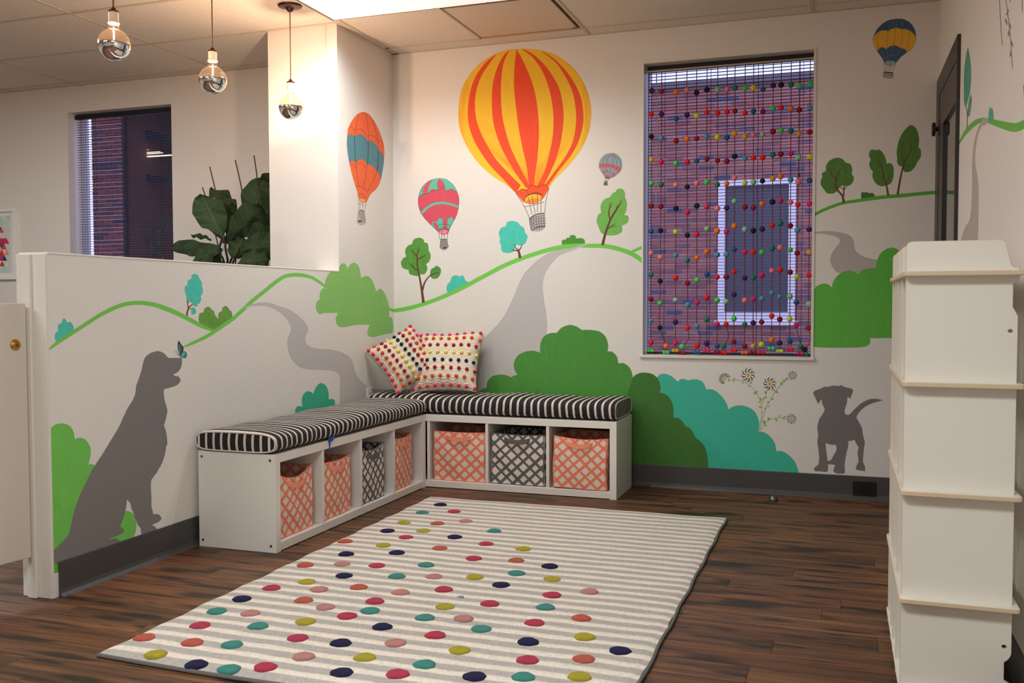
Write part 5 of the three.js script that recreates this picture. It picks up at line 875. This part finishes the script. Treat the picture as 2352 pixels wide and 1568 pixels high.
  for (const l of [[[560, 1900, 0.55], [760, 1480, 0.55], [690, 1330, 0.58], [735, 1150, 0.62]], [[620, 1900, 0.55], [800, 1480, 0.55], [770, 1230, 0.55], [930, 880, 0.48]], [[700, 1900, 0.55], [840, 1450, 0.55], [1000, 1150, 0.5], [1080, 1010, 0.52]], [[740, 1900, 0.55], [880, 1450, 0.57], [960, 1300, 0.62]]]) part('stem', tube([V(0, 0.42, 0), ...l.map((q) => loc(...q))], 0.007, 30, 7), stemMat, t);
  for (const l of [[[475, 505], [520, 640], [720, 1500]], [[570, 240], [690, 760], [800, 1500]], [[897, 152], [955, 400], [1000, 700], [900, 1500]], [[1140, 95], [1190, 450], [1240, 800], [1050, 1500]]]) { const p = l.map(([u, v]) => loc(u, v, 0.5)); const e = p[p.length - 1]; part('stake', tube([...p, V(e.x * 0.3, 0.40, 0)], 0.0036, 24, 6), stakeMat, t); }
  part('pot', new THREE.LatheGeometry([[0.0001, 0], [0.14, 0], [0.15, 0.02], [0.175, 0.36], [0.185, 0.37], [0.185, 0.4], [0.165, 0.4], [0.16, 0.37], [0.0001, 0.37]].map((p) => new THREE.Vector2(...p)), 32), mat([120, 116, 110], 0.6), t);
  part('soil', new THREE.CylinderGeometry(0.16, 0.16, 0.02, 24).translate(0, 0.375, 0), mat([50, 38, 28], 1), t);
}

// ---------------------------------------------------------------- framed geometric print
{
  const f = thing('framed_print', 'white framed print of bright triangles on the wall beyond', 'picture', [-3.44, 1.497, 0]);
  const w = 0.38, h = 0.259, fw = 0.022;
  part('frame', merge([box(-w, w, h - fw, h, 0, 0.03, 0.002), box(-w, w, -h, -h + fw, 0, 0.03, 0.002), box(-w, -w + fw, -h + fw, h - fw, 0, 0.03, 0.002), box(w - fw, w, -h + fw, h - fw, 0, 0.03, 0.002)]), mat([236, 234, 228], 0.4), f);
  part('mat_board', box(-w + fw, w - fw, -h + fw, h - fw, 0.004, 0.012), mat([232, 230, 224], 0.8), f);
  const art = canvasTex(768, 512, (c) => {
    c.fillStyle = 'rgb(206,216,208)'; c.fillRect(0, 0, 768, 512);
    const s = 58, hgt = s * 0.866, pal = [[226, 46, 42], [208, 36, 66], [216, 70, 128], [168, 60, 140], [52, 50, 56], [80, 84, 90], [240, 150, 96], [246, 206, 160], [150, 220, 190], [190, 214, 216], [232, 224, 206], [238, 96, 70]];
    for (let r = 0; r < 11; r++) for (let k = -1; k < 30; k++) {
      const x = k * s / 2, y = r * hgt, upT = (k + r) % 2 === 0, cx = 768 - x, d = Math.hypot((cx - 235) / 190, (y - 250) / 230);
      const core = d < 0.95 && rnd() < 0.86, pick = core ? pal[Math.floor(rnd() * 8)] : rnd() < 0.3 ? pal[8 + Math.floor(rnd() * 3)] : null;
      if (!pick) continue;
      c.fillStyle = rgb(pick, core ? 1 : 0.55); c.beginPath(); if (upT) { c.moveTo(x, y + hgt); c.lineTo(x + s / 2, y); c.lineTo(x + s, y + hgt); } else { c.moveTo(x, y); c.lineTo(x + s, y); c.lineTo(x + s / 2, y + hgt); } c.fill();
    }
  });
  const pr = new THREE.PlaneGeometry(0.64, 0.42); part('print', pr.translate(0, 0, 0.0125), mat([255, 255, 255], 0.7, { map: art }), f);
}

// ---------------------------------------------------------------- half-height gate with a lock
{
  const a = 0.15, q = hit(72, 1278, 'z', 2.785), g = thing('half_gate', 'plain off-white half-height gate with a brass lock, standing ajar', 'gate', [q.x, 0, 2.785], a);
  // local z runs along the gate towards the viewer
  g.rotation.y = -a;
  part('gate_leaf', box(-0.04, 0, 0.155, 1.06, 0, 0.86, 0.003), mat([212, 203, 188], 0.5), g);
  const yk = 0.915;
  const lk = part('lock', new THREE.LatheGeometry([[0.0001, 0.008], [0.010, 0.008], [0.0115, 0.006], [0.0118, 0.004], [0.018, 0.003], [0.0195, 0], [0.0001, 0]].map((p) => new THREE.Vector2(...p)), 32).rotateZ(-Math.PI / 2).translate(0, yk, 0.042), brass, g);
  part('keyhole', box(0.0075, 0.0086, yk - 0.006, yk + 0.004, 0.041, 0.0432), blackMat, lk);
  const k = hit(45, 643, 'z', 2.74);
  single('bumper', new THREE.SphereGeometry(0.012, 16, 12).scale(0.6, 1, 1).translate(-HT - 0.003, k.y, 2.735), mat([96, 74, 52], 0.5), 'small brown round bumper on the back edge of the half wall', 'bumper');
}

// ---------------------------------------------------------------- small things
{
  const o = hit(848, 912, 'x', 0), t = thing('wall_outlet', 'white wall outlet peeking over the cushion in the corner', 'outlet', [0, o.y, o.z]);
  part('plate', box(0, 0.006, -0.057, 0.057, -0.036, 0.036, 0.002), mat([236, 232, 226], 0.4), t);
  for (const y of [-0.02, 0.02]) { const r = part('receptacle', box(0.006, 0.008, y - 0.014, y + 0.014, -0.017, 0.017, 0.0008), mat([222, 218, 212], 0.4), t); for (const z of [-0.006, 0.006]) part('slot', box(0.0079, 0.0085, y - 0.004, y + 0.005, z - 0.0012, z + 0.0012), blackMat, r); }
  const a = hit(1959, 1104, 'z', 0.006), b = hit(2012, 1140, 'z', 0.006), d = thing('floor_outlet', 'black outlet plate set in the charcoal baseboard below the puppy', 'outlet', [(a.x + b.x) / 2, (a.y + b.y) / 2, 0.006]);
  const w = (b.x - a.x) / 2, h = (a.y - b.y) / 2;
  part('plate', box(-w, w, -h, h, 0, 0.006, 0.002), mat([14, 13, 13], 0.4), d);
  for (const x of [-0.022, 0.022]) part('receptacle', box(x - 0.015, x + 0.015, -0.018, 0.018, 0.006, 0.008, 0.0008), mat([10, 10, 10], 0.35), d);
  const s = hit(1776, 1150, 'y', 0), ds = thing('door_stop', 'small metal dome door stop on the floor by the baseboard', 'door stop', [s.x, 0, s.z]);
  part('dome', new THREE.SphereGeometry(0.022, 24, 12, 0, Math.PI * 2, 0, Math.PI / 2).scale(1, 1.15, 1).translate(0, 0.005, 0), steel, ds);
  part('base', new THREE.CylinderGeometry(0.024, 0.025, 0.006, 24).translate(0, 0.003, 0), mat([70, 62, 52], 0.4, { metalness: 0.7 }), ds);
  part('rubber', box(-0.02, -0.006, 0.006, 0.022, -0.014, 0.014, 0.003), mat([28, 26, 25], 0.8), ds);
  const tp = hit(757, 1010, 'x', XU), tape = thing('painters_tape', 'torn strip of blue painters tape stuck on the bench edge', 'tape', [XU + 0.001, tp.y, tp.z]);
  const tm = mat([40, 84, 168], 0.7);
  const sh = new THREE.Shape([[0.0, 0.012], [0.02, 0.009], [0.045, 0.003], [0.03, -0.001], [0.012, -0.006], [0.004, -0.02], [0.002, -0.05], [-0.004, -0.052], [-0.006, -0.02], [-0.014, -0.004], [-0.012, 0.008]].map((p) => new THREE.Vector2(...p)));
  part('strip', new THREE.ExtrudeGeometry(sh, { depth: 0.0008, bevelEnabled: false }).rotateY(Math.PI / 2), tm, tape);
  const fl = part('folded_end', new THREE.BoxGeometry(0.006, 0.012, 0.03).rotateX(0.4).translate(0.004, 0.004, -0.02), tm, tape);
}

// ---------------------------------------------------------------- outside: the neighbouring brick building
{
  const Z = -8.3, g = thing('brick_building', 'red brick building with a white framed window seen through the blinds', 'building', [0, 0, Z]);
  const top = 4.14, left = hit(213, 400, 'z', Z).x, right = 7, wl = hit(281, 400, 'z', Z).x, wr = wl + 3.2;
  const at = (u, v) => hit(u, v, 'z', Z);
  const wx0 = at(1653, 560).x, wx1 = at(1824, 560).x, wy1 = at(1738, 414).y, wy0 = at(1738, 736).y;
  const mortar = mat([214, 206, 206], 0.95, { bumpMap: rep(fineNoise, 2, 2), bumpScale: 0.003 });
  const hi = 5.4, ws = wallShape([[left, -0.5], [right, -0.5], [right, top], [-5, top], [-5, hi], [left, hi]], [rect(wx0, wx1, wy0, wy1), rect(wl, wr, 0.4, 4.9)]);
  part('mortar_wall', slab(ws, 0.12).translate(0, 0, -0.12), [mortar, mat([70, 60, 58], 0.9)], g);
  part('side_wall', box(left, left + 0.3, -0.5, hi, -6, -0.12), mortar, g);
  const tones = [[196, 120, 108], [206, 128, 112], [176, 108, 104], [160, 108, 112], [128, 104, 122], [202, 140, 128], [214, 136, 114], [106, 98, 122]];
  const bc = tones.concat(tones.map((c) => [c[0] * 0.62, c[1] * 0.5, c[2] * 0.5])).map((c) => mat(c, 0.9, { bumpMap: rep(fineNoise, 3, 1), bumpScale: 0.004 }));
  const BW = 0.213, BH = 0.062, CH = 0.0735, CW = 0.224, cache = new Map();
  const brickGeo = (w) => { const k = Math.round(w * 200) / 200; if (!cache.has(k)) cache.set(k, new RoundedBoxGeometry(k, BH, 0.03, 1, 0.004)); return cache.get(k); };
  const list = [];
  for (let r = 0; r < Math.floor(hi / CH); r++) {
    const y = r * CH + CH / 2;
    const near = y + BH / 2 > wy0 - 0.07 && y - BH / 2 < wy1, solid = [[left, wl], near ? [-2.2, wx0 - 0.02] : [-2.2, 4.8]]; if (near) solid.push([wx1 + 0.02, 4.8]);
    for (const [a, b] of solid) if (y + BH / 2 < (a === left ? hi : top)) for (let x = (a === left ? left : -2.2 - CW) + (r % 2 ? CW / 2 - CW : 0); x < b; x += CW) { const p = Math.max(x + 0.005, a), q = Math.min(x + CW - 0.005, b); if (q - p > 0.03) list.push([(p + q) / 2, y, brickGeo(q - p)]); }
  }
  const cxw = (at(1483, 480).x + at(1866, 480).x) / 2;
  const score = (b) => (b[0] < -5 ? Math.abs(b[1] - 2.9) * 0.8 - 0.3 : Math.hypot((b[0] - cxw) / 1.25, (b[1] - 2.3) / 1.75) * 2);
  list.sort((a, b) => score(a) - score(b));
  const vary = (b) => bc[(Math.floor(rnd() * rnd() * 8.999) % 8) + (b[0] < -5 ? 8 : 0)];   // far pier: the same tones darkened, its shade put into the colour
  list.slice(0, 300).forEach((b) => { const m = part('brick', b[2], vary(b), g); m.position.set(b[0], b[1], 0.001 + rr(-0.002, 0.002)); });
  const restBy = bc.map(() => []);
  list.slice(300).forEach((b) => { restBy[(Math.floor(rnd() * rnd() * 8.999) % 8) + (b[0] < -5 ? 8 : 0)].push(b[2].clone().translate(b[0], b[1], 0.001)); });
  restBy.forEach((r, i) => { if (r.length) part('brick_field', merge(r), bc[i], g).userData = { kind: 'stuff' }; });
  const white = mat([236, 232, 232], 0.5), f = 0.075;
  const win = part('white_window', merge([box(wx0 - 0.02, wx0 + f, wy0, wy1, -0.02, 0.05), box(wx1 - f, wx1 + 0.02, wy0, wy1, -0.02, 0.05), box(wx0 + f, wx1 - f, wy1 - f, wy1, -0.02, 0.05), box(wx0 + f, wx1 - f, wy0, wy0 + f * 1.6, -0.02, 0.05), box(wx0 - 0.06, wx1 + 0.06, wy0 - 0.07, wy0, -0.02, 0.08)]), white, g);
  part('window_glass', box(wx0 + f, wx1 - f, wy0 + f * 1.6, wy1 - f, -0.015, -0.01), mat([84, 80, 88], 0.35), win);
  part('eave', box(-5, right, top - 0.02, top + 0.07, -0.3, 0.08), mat([110, 100, 104], 0.6), g);
  // the shop-like opening seen through the other window: dark room with lit tubes, beams and plants
  const rm = mat([116, 72, 56], 0.9), dkb = mat([24, 24, 28], 0.8);
  part('room_shell', merge([box(wl - 0.3, wr + 0.3, 0.2, 5.0, -4.2, -4.1), box(wl - 0.3, wl - 0.2, 0.2, 5.0, -4.1, -0.12), box(wr + 0.2, wr + 0.3, 0.2, 5.0, -4.1, -0.12), box(wl - 0.3, wr + 0.3, 0.1, 0.2, -4.2, -0.12)]), rm, g);
  part('room_ceiling', box(wl - 0.3, wr + 0.3, 4.92, 5.0, -4.1, -0.12), mat([120, 112, 108], 0.9), g);
  const Zi = Z - 0.9, ai = (u, v) => hit(u, v, 'z', Zi).sub(g.position);
  const quad = (n, pts, m, d) => part(n, slab(wallShape(pts.map(([u, v]) => { const q = ai(u, v); return [q.x, q.y]; })), d).translate(0, 0, Zi - Z - d / 2), m, g);
  quad('beam', [[270, 287], [330, 298], [420, 318], [420, 336], [340, 318], [270, 300]], dkb, 0.12);
  quad('beam', [[270, 390], [330, 398], [420, 416], [420, 431], [330, 412], [270, 402]], dkb, 0.12);
  const tubeM = new THREE.MeshStandardMaterial({ color: col(255, 244, 214), emissive: new THREE.Color().setRGB(1.0, 0.86, 0.56), emissiveIntensity: 0.85 });
  quad('light_tube', [[278, 346], [330, 341], [341, 344], [278, 348]], tubeM, 0.05); quad('light_tube', [[278, 354], [368, 348], [374, 351], [278, 358]], tubeM, 0.05); quad('light_tube', [[278, 361], [392, 354], [393, 357], [278, 365]], tubeM, 0.05);
  quad('light_tube', [[280, 418], [294, 418], [298, 420], [280, 421]], tubeM, 0.05); quad('light_tube', [[280, 424], [322, 422], [330, 425], [280, 428]], tubeM, 0.05);
  const fm = mat([70, 84, 40], 0.8), fr2 = [];
  for (let i = 0; i < 70; i++) { const q = ai(rr(284, 395), rr(500, 600)), l = rr(0.2, 0.5), c = new THREE.ConeGeometry(0.02, l, 4).translate(0, l / 2, 0).rotateZ(rr(-1.2, 1.2)).translate(q.x, q.y - 0.1, -0.8 + rr(-0.2, 0.2)); fr2.push(c); }
  part('room_plants', merge(fr2), fm, g).userData = { kind: 'stuff' };
  part('room_glass', box(wl, wr, 0.4, 4.9, -0.07, -0.065), new THREE.MeshPhysicalMaterial({ roughness: 0.02, transmission: 1, thickness: 0, ior: 1.12 }), g);
  const gr = single('yard', box(-16, 9, -0.6, -0.5, -14, -WT - 0.02), mat([120, 118, 116], 0.9), 'paved yard between the room and the brick building', 'ground'); gr.userData.kind = 'structure';
}
shade(scene);
renderer.render(scene, camera);
